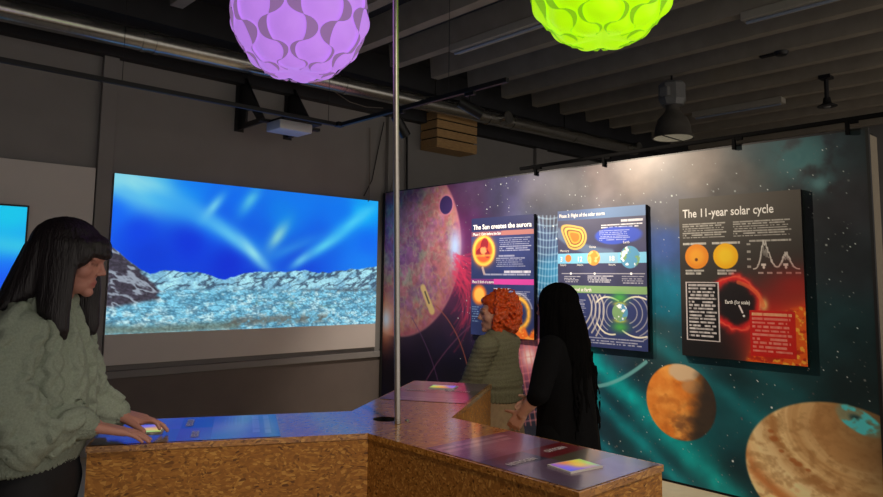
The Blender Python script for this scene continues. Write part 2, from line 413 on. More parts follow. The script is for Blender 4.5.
    for k in range(11):
        C = line(C, X, Y, [mp(508+k*5, 340), mp(520+k*5.5, 425)], .011, (226, 130, 120), .5); C = line(C, X, Y, [mp(508, 344+k*8), mp(560, 336+k*8)], .010, (226, 140, 150), .45)
    # teal nebula at the upper right
    for (a, b, rr, c_) in ((803, 158, 17, (110, 172, 170)), (798, 156, 30, (60, 104, 110)), (820, 183, 5, (150, 210, 210)), (822, 182, 11, (70, 110, 116))):
        x, y = mp(a, b); q = mpr(a, b, rr); C = mix(C, c_, .95*np.exp(-((X-x)/q/1.1)**2-((Y-y)/q)**2)*sm(.25, .6, fbm(X*8, Y*8, 4)))
    # stars
    for k in range(1300):
        x = 1.2+3.7*RNG.random()**.8; y = 2.45*RNG.random()
        i0 = int(x/STEP); j0 = int(y/STEP); b_ = 80+175*RNG.random()**2.5; q = 1 if RNG.random() < .93 else 2
        C[j0:j0+q, i0:i0+q] = np.maximum(C[j0:j0+q, i0:i0+q], (b_*.95, b_, b_))
    # orange planet with a pale cap
    ox, oy = mp(680, 402); q = mpr(680, 402, 38.5)
    u = (X-ox)/(q*1.0); v = (Y-oy)/q; rr = np.hypot(u, v)
    pl = np.zeros(X.shape+(3,))+(232, 134, 50); pl = mix(pl, (255, 176, 84), .9*sm(.3, .75, fbm(u*2.4, v*2.4, 5))); pl = mix(pl, (190, 100, 36), .6*sm(.45, .8, fbm(u*4+9, v*4, 5)))
    pl = mix(pl, (110, 70, 46), .8*sm(.40, .7, fbm(u*3+3, v*5, 5))*sm(-.1, .5, u*.6+v*.7)); cap = np.hypot((u-.12)/.46, (v+.80)/.26); pl = mix(pl, (222, 190, 150), 1-sm(.8, 1.1, cap+.3*(fbm(u*6, v*6, 3)-.5)))
    cap2 = np.hypot((u-.33)/.30, (v+.44)/.2); pl = mix(pl, (190, 140, 96), .7*(1-sm(.7, 1.1, cap2)))
    pl = mix(pl, (52, 46, 42), (.93)*sm(.12, .62, u*.93+v*.18+.18*(fbm(u*4, v*4, 4)-.5)))
    C = mix(C, pl, 1-sm(.97, 1.01, rr))
    # large banded planet at the lower right
    jx, jy = mp(838, 476); q = mpr(838, 476, 74); qx = abs(mp(838, 476)[0]-mp(745.5, 476)[0])
    u = (X-jx)/qx; v = (Y-jy)/q; rr = np.hypot(u, v)
    bnd = np.hypot(u-.28, v+.68); bnd = bnd+.05*(fbm(u*5, v*5, 4)-.5); st = fbm(bnd*7, u*.6+v*.4, 4)
    pl = np.zeros(X.shape+(3,))+(220, 186, 130); pl = mix(pl, (242, 216, 164), .8*sm(.35, .65, st)); pl = mix(pl, (172, 122, 74), .6*sm(.45, .7, fbm(bnd*9+4, u*.7, 4)))
    pl = mix(pl, (176, 130, 80), .75*(1-sm(.35, .95, bnd))); pl = mix(pl, (236, 214, 164), .7*np.exp(-((bnd-1.15)/.11)**2)); pl = mix(pl, (180, 104, 52), .8*np.exp(-((bnd-1.43)/.09)**2)*sm(.3, .55, fbm(u*6, v*6, 3)+.1))
    pl = mix(pl, (150, 98, 52), .6*np.exp(-((bnd-.95)/.07)**2)*sm(.3, .6, fbm(u*14, v*14, 4))); pl = mix(pl, (150, 106, 62), .5*sm(.4, .75, fbm(u*12, v*12, 5)))
    for a, b, w in ((-.66, -.36, .05), (-.69, -.46, .035), (-.58, -.20, .03), (-.46, -.10, .04), (-.40, -.06, .045), (-.30, .0, .03)): pl = disc(pl, u, v, a, b, w, w*.8, (160, 92, 46), .4, .75)
    pl = mix(pl, (70, 56, 40), .72*sm(-.05, .85, u-.25*v)); pl = mix(pl, (34, 36, 36), .75*sm(.6, 1.2, u))
    C = mix(C, np.clip(pl*1.12, 0, 252), 1-sm(.975, 1.005, rr))
    ax_, ay_ = mp(859, 421); qa = mpr(859, 421, 13)
    e = np.hypot((X-ax_)/(qa*1.75), (Y-ay_-.38*(X-ax_))/qa)
    n = fbm(X*11, Y*16, 4); C = mix(C, (90, 216, 224), np.clip((1-sm(.8, 1.05, e))*(.25+1.1*sm(.40, .62, n)), 0, 1)); C = mix(C, (28, 66, 74), (1-sm(.15, .55, e))*sm(.45, .6, 1-n))
    return C
STEP = .006
M_mural = art_mat('mural_print_vinyl', .42, spec=.35)
art_grid('mural_print', (MXW, MS0, MTOP), (0, -1, 0), (0, 0, -1), MS0-MEND, MTOP-MBOT, STEP, mural_art, M_mural, mural)

# ------------------------------------------------------------------ three information panels
OFF = .038
M_panel = art_mat('panel_print', .45, spec=.4)
def panel(y0, y1, z0, z1, label, fn):
    k_ = (MXW-OFF)/MXW; y0, y1, z0, z1 = y0*k_, y1*k_, 1.5+(z0-1.5)*k_, 1.5+(z1-1.5)*k_
    W_, H_ = y0-y1, z1-z0
    t = thing('information_panel', label, 'information panel', (MXW-OFF/2, (y0+y1)/2, z0), 0, 'information panels on the mural wall')
    MB().box((MXW-OFF+.002, y1, z0), (MXW-.004, y0, z1)).build('backing_board', M_black, t, True)
    art_grid('print', (MXW-OFF, y0, z1), (0, -1, 0), (0, 0, -1), W_, H_, .0032, lambda X, Y: fn(X, Y, W_, H_), M_panel, t)
    def T(s, u, v, size, name='lettering', width=None, m=None, align='LEFT', bold=.0):
        Mx = Matrix(((0, 0, -1, MXW-OFF-.0015), (-1, 0, 0, y0-u*W_), (0, 1, 0, z1-v*H_), (0, 0, 0, 1)))
        return text_mesh(name, s, size, m or M_txt, t, Mx, align, bold, width)
    return t, T, W_, H_
def p1(X, Y, W, H):
    n = fbm(X*6, Y*6, 4)
    C = np.zeros(X.shape+(3,))+(44, 54, 104); C = C*(.8+.4*n)[..., None]
    C = mix(C, (36, 38, 72), .8*(1-sm(.10, .14, Y/H)))
    C = rect(C, X, Y, 0, W, .118*H, .158*H, (158, 104, 100)); C = rect(C, X, Y, 0, .50*W, .118*H, .158*H, (120, 76, 96))
    x, y = .21*W, .285*H; r = np.hypot(X-x, Y-y)/(.185*W); th = np.arctan2(Y-y, X-x)
    C = mix(C, (255, 140, 30), np.exp(-np.clip(r-.9, 0, 9)/.16)*.9); C = mix(C, (255, 196, 80), np.exp(-((r-.9)/.12)**2)); C = mix(C, (226, 90, 44), 1-sm(.66, .78, r))
    C = mix(C, (140, 34, 40), (1-sm(.5, .66, np.hypot(X-x, (Y-y+.02)*1.1)/(.185*W)+.22*np.sin(th*3+2.6))) ); C = mix(C, (246, 150, 90), (1-sm(.14, .34, np.hypot(X-x, Y-y)/(.185*W)+.4*(fbm(X*30, Y*30, 3)-.5))))
    C = mix(C, (255, 180, 70), (r < .9)*.7*np.exp(-((Y-y-.045)/.012)**2))
    C = line(C, X, Y, [(.195*W, .43*H), (.222*W, .48*H)], .018, (220, 190, 170), .7)
    w = (226, 226, 236)
    C = rows(C, X, Y, .47*W, .97*W, .18*H, .30*H, 7, w); C = rows(C, X, Y, .46*W, .72*W, .325*H, .345*H, 1, w, .7); C = rows(C, X, Y, .42*W, .88*W, .347*H, .43*H, 5, w); C = rows(C, X, Y, .55*W, .97*W, .455*H, .478*H, 1, w, .8, 1); C = rows(C, X, Y, .24*W, .97*W, .480*H, .502*H, 1, w, .6)
    C = rect(C, X, Y, 0, W, .525*H, .57*H, (206, 66, 158)); C = rect(C, X, Y, 0, .38*W, .525*H, .57*H, (120, 50, 120))
    C = rows(C, X, Y, .38*W, .66*W, .60*H, .62*H, 1, w, .8, 1); C = rows(C, X, Y, .38*W, .96*W, .622*H, .70*H, 5, w)
    C = disc(C, X, Y, .14*W, .66*H, .12*W, .12*W, (226, 120, 40), .25); C = disc(C, X, Y, .14*W, .66*H, .085*W, .085*W, (255, 190, 80), .2)
    C = rows(C, X, Y, .02*W, .14*W, .76*H, .90*H, 7, (150, 190, 230))
    e = np.hypot((X-.74*W)/(.185*W), (Y-.80*H)/(.125*H)); m = np.exp(-((e-1)/.17)**2)*(.75+.5*fbm(X*40, Y*40, 3)); C = mix(C, (255, 188, 66), np.clip(m, 0, 1)); C = mix(C, (240, 240, 250), .5*np.exp(-((e-1.3)/.06)**2)*(Y < .76*H))
    g = sm(.0, .05, Y/H-.905+.05*(fbm(X*12, Y*2, 3)-.5)*2)*sm(.42, .5, X/W); C = mix(C, (244, 116, 36), g); C = mix(C, (255, 170, 70), g*sm(.52, .66, fbm(X*30, Y*30, 3)))
    return C
def p2(X, Y, W, H):
    n = fbm(X*6+5, Y*6, 4); C = np.zeros(X.shape+(3,))+(62, 64, 96); C = C*(.85+.3*n)[..., None]
    C = mix(C, (84, 84, 100), .5*(1-sm(.06, .34, Y/H))); C = mix(C, (44, 56, 110), .8*sm(.58, .64, Y/H))
    C = mix(C, (96, 124, 164), 1-sm(.072, .076, Y/H)); C = mix(C, (66, 86, 128), (1-sm(.072, .076, Y/H))*(1-sm(.2, .6, X/W)))
    w = (234, 234, 240)
    C = rows(C, X, Y, .74*W, .98*W, .093*H, .113*H, 1, w, .8, 1); C = rows(C, X, Y, .52*W, .98*W, .122*H, .158*H, 2, w, .5, 1)
    C = line(C, X, Y, bez((.0, .16*H), (.22*W, .30*H), (.62*W, .335*H)), .05, (104, 130, 160), .7)
    # layered orange drop
    for k, (s_, c_) in enumerate(((1.0, (216, 176, 90)), (.84, (110, 84, 60)), (.76, (236, 190, 90)), (.6, (120, 84, 50)), (.5, (240, 160, 60)), (.36, (230, 120, 40)))):
        u = (X-.215*W)/(.14*W*s_); v = (Y-.205*H)/(.095*H*s_); q = u*.78+v*.62; p = -u*.62+v*.78
        C = mix(C, c_, (1-sm(.94, 1.04, np.hypot(np.where(q < 0, q*.66, q), p*(1+.45*np.clip(-q, 0, 1.4))))))
    C = disc(C, X, Y, .66*W, .205*H, .21*W, .062*H, (58, 82, 190), .1); C = disc(C, X, Y, .80*W, .20*H, .16*W, .055*H, (58, 82, 190), .2); C = rows(C, X, Y, .50*W, .84*W, .165*H, .245*H, 6, w)
    C = rect(C, X, Y, 0, W, .325*H, .40*H, (124, 196, 232)); C = rect(C, X, Y, .38*W, .7*W, .325*H, .40*H, (150, 176, 200), .5)
    C = disc(C, X, Y, .13*W, .362*H, .037*W, .037*W, (224, 128, 50)); C = disc(C, X, Y, .43*W, .362*H, .073*W, .073*W, (232, 150, 64)); C = mix(C, (250, 200, 120), (1-sm(.9, 1, np.hypot(X-.43*W, Y-.362*H)/(.073*W)))*sm(.5, .65, fbm(X*30, Y*30, 3)))
    def earth(C, x, y, r):
        rr = np.hypot(X-x, Y-y)/r; E = np.zeros(X.shape+(3,))+(86, 150, 190); E = mix(E, (120, 160, 110), sm(.5, .56, fbm(X*22+y, Y*22, 3))); E = mix(E, (244, 248, 250), sm(.56, .64, fbm(X*26, Y*30+x, 4))); return mix(C, E, 1-sm(.95, 1.03, rr))
    C = earth(C, .83*W, .36*H, .105*W)
    C = line(C, X, Y, [(.05*W, .475*H), (.98*W, .475*H)], .005, (190, 190, 200), .8)
    for u in (.16, .44, .84): C = disc(C, X, Y, u*W, .475*H, .010, .010, (250, 250, 250))
    C = rows(C, X, Y, .08*W, .30*W, .495*H, .545*H, 4, w, .5, .8, .5); C = rows(C, X, Y, .36*W, .68*W, .49*H, .545*H, 4, w, .5, .8, .4); C = rows(C, X, Y, .74*W, .98*W, .492*H, .552*H, 4, w)
    C = rect(C, X, Y, 0, W, .565*H, .615*H, (128, 166, 110))
    C = rows(C, X, Y, .10*W, .24*W, .635*H, .655*H, 1, w, .8, 1); C = rows(C, X, Y, .08*W, .34*W, .665*H, .80*H, 9, w); C = rows(C, X, Y, .10*W, .30*W, .82*H, .86*H, 3, w)
    for k in range(4): C = line(C, X, Y, bez(((.36+.045*k)*W, .63*H), ((.47+.045*k)*W, .74*H), ((.30+.05*k)*W, (.86+.02*k)*H)), .009, (216, 206, 190), .75)
    ex, ey = .715*W, .745*H
    for k in range(5):
        a = .10+.035*k; b = .07+.028*k
        for sgn in (-1, 1):
            C = line(C, X, Y, [(ex+sgn*(.02+(.16+.055*k)*abs(math.sin(t))**.8*(1 if sgn > 0 else .78))*W, ey-math.cos(t)*b*1.15*H) for t in np.linspace(.45+.05*k, PI-.45-.02*k, 26) if ey-math.cos(t)*b*1.15*H > .625*H], .006, (206, 200, 196), .6)
    C = line(C, X, Y, bez((.46*W, .68*H), (.55*W, .61*H), (.70*W, .665*H)), .008, (226, 220, 200)); C = line(C, X, Y, bez((.46*W, .83*H), (.54*W, .92*H), (.66*W, .90*H)), .008, (226, 220, 200)); C = line(C, X, Y, bez((.74*W, .87*H), (.86*W, .93*H), (.99*W, .90*H)), .008, (226, 220, 200)); C = line(C, X, Y, bez((.76*W, .67*H), (.86*W, .61*H), (.99*W, .65*H)), .008, (226, 220, 200))
    for dy in (-.085, .085):
        C = mix(C, (70, 170, 70), .9*np.exp(-((X-ex)/(.085*W))**2-((Y-ey-dy*1.2*H)/(.036*H))**2)); C = mix(C, (226, 226, 70), np.exp(-((X-ex)/(.06*W))**2-((Y-ey-dy*.66*H)/(.014*H))**2))
    C = earth(C, ex, ey, .085*W)
    C = rows(C, X, Y, .30*W, .98*W, .93*H, .985*H, 3, w)
    return C
def p3(X, Y, W, H):
    C = np.zeros(X.shape+(3,))+(52, 49, 45); C = mix(C, (78, 74, 68), 1-sm(0, .5, Y/H)); C = mix(C, (24, 22, 22), sm(.55, .95, Y/H)*(1-sm(.3, .7, X/W)))
    w = (226, 224, 216)
    C = rows(C, X, Y, .03*W, .42*W, .165*H, .265*H, 7, w, .5, .75); C = rows(C, X, Y, .47*W, .93*W, .165*H, .265*H, 7, w, .5, .75)
    C = rows(C, X, Y, .03*W, .25*W, .287*H, .305*H, 1, w, .8, 1); C = rows(C, X, Y, .29*W, .53*W, .287*H, .305*H, 1, w, .8, 1); C = rows(C, X, Y, .60*W, .93*W, .283*H, .297*H, 1, w, .7, .8)
    for u, c0, c1 in ((.152, (236, 140, 30), (250, 176, 50)), (.40, (250, 186, 10), (255, 216, 40))):
        r = np.hypot(X-u*W, Y-.375*H)/(.105*W); C = mix(C, c0, 1-sm(.96, 1.03, r)); C = mix(C, c1, .8*(1-sm(.3, .95, r))); 
    C = disc(C, X, Y, .148*W, .395*H, .012, .012, (110, 60, 20), .3)
    C = rows(C, X, Y, .05*W, .22*W, .458*H, .495*H, 2, w, .7, .9); C = rows(C, X, Y, .33*W, .49*W, .458*H, .495*H, 2, w, .7, .9)
    # sunspot curve
    x = np.linspace(.625, .97, 90); rs = np.random.default_rng(3)
    g = .9*np.exp(-((x-.71)/.035)**2)*(x < .71)+.9*np.exp(-((x-.71)/.055)**2)*(x >= .71)+.55*np.exp(-((x-.875)/.04)**2)
    for k in range(2):
        yy = .455-.165*(g*(1-.25*k)+.10*g*rs.standard_normal(90)); C = line(C, X, Y, list(zip(x*W, yy*H)), .005, (214, 212, 206), .9 if k == 0 else .5)
    for k in range(4): C = rows(C, X, Y, .575*W, .605*W, (.30+.045*k)*H, (.315+.045*k)*H, 1, w, .8, .8, 0); 
    for k in range(5): C = rows(C, X, Y, (.66+.07*k)*W, (.70+.07*k)*W, .472*H, .486*H, 1, w, .8, .9, 0)
    for u in (.705, .872): C = rect(C, X, Y, (u-.018)*W, (u+.018)*W, .425*H, .436*H, w); C = disc(C, X, Y, u*W, .445*H, .008, .012, w, .2)
    # red eruption and orange sun
    C = mix(C, (204, 26, 24), .93*np.exp(-((X-.74*W)/(.27*W))**2-((Y-.78*H)/(.20*H))**2)); C = mix(C, (180, 30, 26), .7*np.exp(-((X-.95*W)/(.2*W))**2-((Y-.55*H)/(.10*H))**2))
    ex, ey = .47*W, .66*H; e = np.hypot((X-ex)/(.185*W), (Y-ey)/(.150*H)); th = np.arctan2(Y-ey, X-ex); n = fbm(X*14, Y*14, 4)
    ringm = np.exp(-((e-1.0+.35*(n-.5))/.17)**2)
    C = mix(C, (26, 20, 22), 1-sm(.78, .98, e)); C = mix(C, (214, 32, 34), np.clip(1.1*ringm, 0, 1)); C = mix(C, (246, 96, 70), .8*np.exp(-((e-1.05+.3*(n-.5))/.05)**2)); 
    sd = np.hypot((X-1.22*W), (Y-1.16*H)*1.0)/(.70*W)
    s_ = 1-sm(.97, 1.03, sd+.06*(fbm(X*9, Y*9, 3)-.5)); tx = fbm(X*34, Y*34, 4)
    S_ = np.zeros(X.shape+(3,))+(238, 96, 26); S_ = mix(S_, (255, 176, 60), sm(.52, .66, tx)); S_ = mix(S_, (190, 44, 18), sm(.55, .7, fbm(X*22+7, Y*22, 4)))
    C = mix(C, (246, 80, 40), .8*np.exp(-np.clip(sd-1, 0, 9)/.10)*sm(.35, .7, X/W)); C = mix(C, S_, s_)
    C = mix(C, (255, 220, 130), np.exp(-((X-.695*W)/(.03*W))**2-((Y-.665*H)/(.035*H))**2)); C = line(C, X, Y, bez((.69*W, .67*H), (.66*W, .57*H), (.5*W, .535*H)), .018, (244, 110, 60), .7)
    C = rect(C, X, Y, .58*W, .925*W, .70*H, .965*H, (206, 28, 24), .93); C = rows(C, X, Y, .60*W, .91*W, .712*H, .735*H, 1, (246, 200, 150), .7, 1); C = rows(C, X, Y, .60*W, .90*W, .74*H, .95*H, 9, (250, 200, 180), .55)
    C = rect(C, X, Y, .045*W, .335*W, .535*H, .90*H, (210, 200, 200)); C = rect(C, X, Y, .055*W, .325*W, .541*H, .894*H, (20, 18, 20)); C = rows(C, X, Y, .07*W, .315*W, .55*H, .885*H, 16, (236, 230, 230), .55, .95)
    C = line(C, X, Y, [(.50*W, .675*H), (.525*W, .715*H)], .008, (240, 230, 230)); C = disc(C, X, Y, .535*W, .735*H, .008, .008, (240, 240, 240), .2)
    return C
t1, T, W_, H_ = panel(4.90, 4.095, .968, 2.116, 'blue information panel headed The Sun creates the aurora, behind the red-haired person', p1)
T('The Sun creates the aurora', .03, .098, .066, 'title', .94*W_, bold=.0012)
T('Phase 1: Calm before the Sun', .03, .150, .036, 'subtitle', .46*W_, bold=.0006)
T('Phase 2: Birth of a storm', .02, .560, .036, 'subtitle', .36*W_, bold=.0006)
t2, T, W_, H_ = panel(3.82, 2.942, .957, 2.122, 'blue information panel with orbiting planets and looping field lines, beside the black-haired person', p2)
T('Phase 3: Flight of the solar storm', .02, .052, .044, 'title', .54*W_, bold=.0006)
T('Phase 4: Arrival at Earth', .02, .605, .042, 'subtitle', .38*W_, bold=.0006)
for s_, u in (('3', .03), ('12', .235), ('18', .60)): T(s_, u, .385, .058, 'numeral', bold=.001)
for s_, u, v in (('hours', .03, .418), ('hours', .235, .418), ('hours', .60, .418), ('Mercury', .03, .312), ('Venus', .38, .288), ('Earth', .76, .262)): T(s_, u, v, .028, 'caption')
t3, T, W_, H_ = panel(2.655, 1.765, .957, 2.143, 'dark information panel headed The 11-year solar cycle with two yellow sun discs', p3)
T('The 11-year solar cycle', .035, .125, .088, 'title', .76*W_, bold=.0012)
T('Earth (for scale)', .385, .665, .036, 'caption', .20*W_, bold=.0006)

# ------------------------------------------------------------------ screens on the left wall
def sp(px, py): p = at(px, py, 'Y', WY-.05); return p[0], p[2]
SX0, SX1 = 1.985, 4.888; SZ1, SZB = 2.395, .735; SZ0 = .998
scr = thing('projection_screen', 'wide white wall board showing a projected aurora over a snowy mountain glacier', 'projection screen', ((SX0+SX1)/2, WY-.03, SZB))
MB().box((SX0, WY-.05, SZB), (SX1, WY-.0005, SZ1), .002).build('board', M_white, scr, True)
def screen_art(X, Y):
    W, H = SX1-SX0, SZ1-SZ0
    def q(px, py): a = sp(px, py); return (a[0]-SX0, SZ1-a[1])
    S = [(116, 180, (150, 236, 240)), (125, 192, (20, 150, 255)), (118, 205, (0, 92, 255)), (140, 230, (0, 66, 236)), (150, 255, (0, 60, 220)), (190, 240, (0, 52, 224)), (230, 265, (0, 46, 216)), (215, 225, (0, 92, 240)),
         (150, 185, (60, 196, 240)), (190, 190, (0, 130, 250)), (240, 195, (0, 110, 244)), (300, 200, (0, 124, 246)), (285, 215, (0, 130, 240)), (300, 262, (0, 70, 224)), (320, 240, (0, 96, 236)), (340, 215, (0, 120, 246)),
         (365, 210, (10, 176, 255)), (368, 245, (0, 110, 250)), (365, 262, (0, 130, 250)), (260, 240, (0, 100, 236)), (250, 262, (0, 56, 220))]
    C = idw(X, Y, [q(a, b)+(c_,) for a, b, c_ in S], 3.2, .01)
    def streak(x0, y0, x1, y1, w, c_, al):
        nonlocal C
        a_ = np.array(q(x0, y0)); b_ = np.array(q(x1, y1)); m_ = (a_+b_)/2; d_ = b_-a_; L = np.linalg.norm(d_)/2; d_ = d_/(2*L)
        u = (X-m_[0])*d_[0]+(Y-m_[1])*d_[1]; v = -(X-m_[0])*d_[1]+(Y-m_[1])*d_[0]
        C = mix(C, c_, np.clip(al*np.exp(-(u/L)**2*1.1-(v/w)**2)*(.75+.5*fbm(u*3+7, v*9, 3)), 0, 1))
    streak(108, 168, 172, 200, .17, (186, 250, 236), .95); streak(125, 186, 205, 216, .13, (70, 190, 248), .7); streak(150, 192, 262, 250, .10, (50, 160, 246), .75); streak(196, 208, 268, 266, .075, (96, 200, 248), .75); streak(240, 238, 268, 270, .055, (150, 230, 244), .8)
    streak(204, 218, 224, 194, .05, (120, 214, 244), .75); streak(240, 214, 262, 184, .07, (96, 206, 236), .7); streak(268, 250, 288, 222, .075, (140, 216, 220), .8); streak(258, 262, 320, 236, .07, (50, 150, 236), .6)
    streak(305, 258, 345, 232, .06, (90, 206, 246), .85); streak(325, 244, 382, 200, .085, (70, 206, 255), .85); streak(290, 268, 312, 252, .05, (110, 206, 246), .7); streak(150, 178, 380, 205, .05, (10, 120, 240), .4)
    # mountains
    hz = [(104, 250), (113, 248), (130, 262), (150, 274), (165, 271), (195, 272), (225, 279), (245, 273), (262, 271), (285, 272), (305, 270), (320, 273), (345, 270), (378, 266)]
    hp = np.array([q(*p) for p in hz]); yh = np.interp(X, hp[:, 0], hp[:, 1])+.035*(fbm(X*11, X*0+3, 4)-.5)
    def ridge(x, y, o=4): return 1-np.abs(2*fbm(x, y, o)-1)
    l1 = fbm(X*18, Y*34, 5); l2 = ridge(X*9+Y*6, Y*26); l3 = ridge(X*16-Y*9+4, Y*44+2); g = fbm(X*60, Y*90, 2)
    ice = np.zeros(X.shape+(3,))+(128, 206, 236); ice = mix(ice, (220, 248, 250), .7*sm(.42, .72, l1)); ice = mix(ice, (44, 96, 130), .6*sm(.80, .98, l2)); ice = mix(ice, (70, 120, 146), .45*sm(.80, .98, l3)); ice = ice*(.78+.44*g)[..., None]
    mt = np.zeros(X.shape+(3,))+(170, 230, 248); mt = mix(mt, (104, 164, 200), .6*sm(.4, .65, fbm(X*7, Y*14+3, 4))); mt = mix(mt, (52, 72, 98), .85*sm(.78, .98, ridge(X*11+Y*16, Y*13+5))); mt = mt*(.82+.36*g)[..., None]
    base = mix(mt, ice, sm(-.03, .03, Y-q(240, 289)[1]+.06*(l1-.5))); C = mix(C, base, sm(-.004, .006, Y-yh))
    C = mix(C, (70, 86, 100), .75*np.exp(-((Y-q(340, 290)[1])/.022)**2)*sm(1.7, 2.2, X)*sm(.35, .6, l1))
    lx = np.array([q(*p) for p in ((104, 250), (113, 247), (128, 258), (142, 274), (158, 290), (130, 298), (104, 304))])
    x1 = np.interp(Y, [lx[1, 1], lx[2, 1], lx[3, 1], lx[4, 1]], [lx[1, 0], lx[2, 0], lx[3, 0], lx[4, 0]]); ym = lx[4, 1]+(.05+.10*(1-X/.6))
    k = sm(-.03, .02, x1-X+.08*(l1-.5))*sm(-.03, .02, ym-Y)*sm(-.004, .006, Y-yh); dk = np.zeros(X.shape+(3,))+(66, 62, 76); dk = dk*(.6+.8*g)[..., None]; dk = mix(dk, (176, 190, 206), .8*sm(.86, .97, ridge(X*7-Y*8, Y*9+1))); C = mix(C, dk, k)
    d = poly_d(X, Y, [q(*p) for p in ((104, 330), (150, 330), (235, 325))]); C = mix(C, np.stack([104*(.7+.6*g), 122*(.7+.6*g), 112*(.7+.6*g)], -1), .85*np.exp(-(d/.045)**2)); d = poly_d(X, Y, [q(*p) for p in ((230, 322), (290, 319), (325, 318))]); C = mix(C, (92, 92, 86), .8*np.exp(-(d/.045)**2)*sm(.25, .6, l1))
    C = mix(C, (120, 130, 90), .55*np.exp(-((Y-q(330, 303)[1])/.035)**2)*sm(.5, .7, fbm(X*5+9, Y*20, 3))*(X > 1.4))
    return C
M_proj = art_mat('projected_picture', .6, emit=.92)
art_grid('picture', (SX0, WY-.0515, SZ1), (1, 0, 0), (0, 0, -1), SX1-SX0, SZ1-SZ0, .008, screen_art, M_proj, scr)
brd = tag(MB().box((-.75, WY-.05, .684), (1.83, WY-.0005, 2.42), .002).build('display_board', M_white), 'pale display board behind the wall monitor at the left', 'display board')
tv = thing('wall_monitor', 'flat monitor glowing cyan and blue, mounted on the pale board at the left edge', 'monitor', (.6, WY-.09, 1.03))
MB().box((-.40, WY-.12, 1.03), (1.335, WY-.051, 2.05), .004).build('housing', M_black, tv, True)
def tv_art(X, Y):
    C = idw(X, Y, [(.1, .1, (0, 190, 250)), (1.6, .08, (0, 206, 240)), (1.65, .30, (0, 176, 246)), (1.65, .45, (0, 110, 255)), (1.6, .6, (10, 80, 250)), (1.6, .8, (30, 110, 240)), (1.5, .95, (50, 190, 230)), (.5, .5, (0, 90, 240)), (1.0, .3, (0, 150, 250))], 3, .01)
    return mix(C, (90, 230, 230), .5*np.exp(-((Y-.15-.1*X)/.09)**2))
M_tv = art_mat('monitor_picture', .4, emit=.92)
art_grid('picture', (-.385, WY-.1215, 2.036), (1, 0, 0), (0, 0, -1), 1.705, .99, .012, tv_art, M_tv, tv)
# ------------------------------------------------------------------ three-armed exhibit table of chipboard
TC = np.array([1.767, 2.18]); HW = .215; RI = HW/math.sqrt(3); AL = 1.050; TH = .95
M_osb = osb_mat('chipboard_side', .80, .6)
M_osbt = osb_mat("chipboard_varnished", .90, .34, .75)
M_edge = mat('chipboard_edge', rgb(146, 100, 56), .6, var=.3, scale=60)
table = thing('exhibit_table', 'three-armed varnished chipboard exhibit table with printed graphics on each arm', 'table', (TC[0], TC[1], 0))
arms = [math.radians(a) for a in (153, 33, -90)]
def armpt(th, a, b, z):          # along the arm, to the reader's right, height
    return np.array([TC[0]+a*math.cos(th)-b*math.sin(th), TC[1]+a*math.sin(th)+b*math.cos(th), z])
bm = bmesh.new(); hole = np.array([1.758, 2.205]); hr = .050
def cross2(p, d, q, e):                      # where two edge lines meet
    A = np.array([[d[0], -e[0]], [d[1], -e[1]]]); t = np.linalg.solve(A, np.array(q)-np.array(p)); return np.array(p)+t[0]*np.array(d)
INN = {}
for i, th in enumerate(arms):
    for s_ in (-1, 1):
        best = None
        for j, t2 in enumerate(arms):
            if j == i: continue
            df = (t2-th) % (2*PI)
            if (s_ > 0) == (df < PI): best = t2
        INN[(i, s_)] = cross2(armpt(th, 0, s_*HW, 0)[:2], (math.cos(th), math.sin(th)), armpt(best, 0, -s_*HW, 0)[:2], (math.cos(best), math.sin(best)))
hexa = [INN[(i, 1)] for i in range(3)]
ctr = sum(hexa)/3
hexa.sort(key=lambda p: math.atan2(p[1]-ctr[1], p[0]-ctr[0]))
outer = []
for k in range(3):
    for j in range(12): outer.append(hexa[k]+(hexa[(k+1) % 3]-hexa[k])*j/12)
outer.sort(key=lambda p: math.atan2(p[1]-hole[1], p[0]-hole[0]))
vo = [bm.verts.new((p[0], p[1], TH)) for p in outer]
vi = [bm.verts.new((hole[0]+hr*(p-hole)[0]/np.linalg.norm(p-hole), hole[1]+hr*(p-hole)[1]/np.linalg.norm(p-hole), TH)) for p in outer]
hb = MB(); hi_ = [hb.bm.verts.new((v.co.x, v.co.y, TH-.004)) for v in vi]; hl_ = [hb.bm.verts.new((v.co.x, v.co.y, TH-.06)) for v in vi]
n = len(vo)
for k in range(n):
    bm.faces.new((vo[k], vo[(k+1) % n], vi[(k+1) % n], vi[k])); hb.bm.faces.new((hi_[k], hi_[(k+1) % n], hl_[(k+1) % n], hl_[k]))
hb.bm.faces.new(hl_); hb.build('cable_hole', M_gap, table, True)  # hole sides and bottom near black, their shade is in the colour
top = MB(); top.bm.free(); top.bm = bm
for i, th in enumerate(arms):
    q = [np.array([*INN[(i, -1)], TH]), armpt(th, AL, -HW, TH), armpt(th, AL, HW, TH), np.array([*INN[(i, 1)], TH])]
    v = [bm.verts.new(p) for p in q]; bm.faces.new(v)
    lo = [bm.verts.new((p[0], p[1], TH-.02)) for p in q]
    for g_, j in ((0, 1), (1, 2), (2, 3)): bm.faces.new((v[g_], lo[g_], lo[j], v[j]))
bmesh.ops.remove_doubles(bm, verts=bm.verts[:], dist=.0004)
top.build('tabletop', M_osbt, table, True)
def arm_box(mb, th, a0, a1, b0, b1, z0, z1):
    P = [armpt(th, a, b, z) for z in (z0, z1) for a, b in ((a0, b0), (a1, b0), (a1, b1), (a0, b1))]
    v = [mb.bm.verts.new(p) for p in P]
    for f in ((3, 2, 1, 0), (4, 5, 6, 7), (0, 1, 5, 4), (1, 2, 6, 5), (2, 3, 7, 6), (3, 0, 4, 7)): mb.bm.faces.new([v[i] for i in f])
    return mb
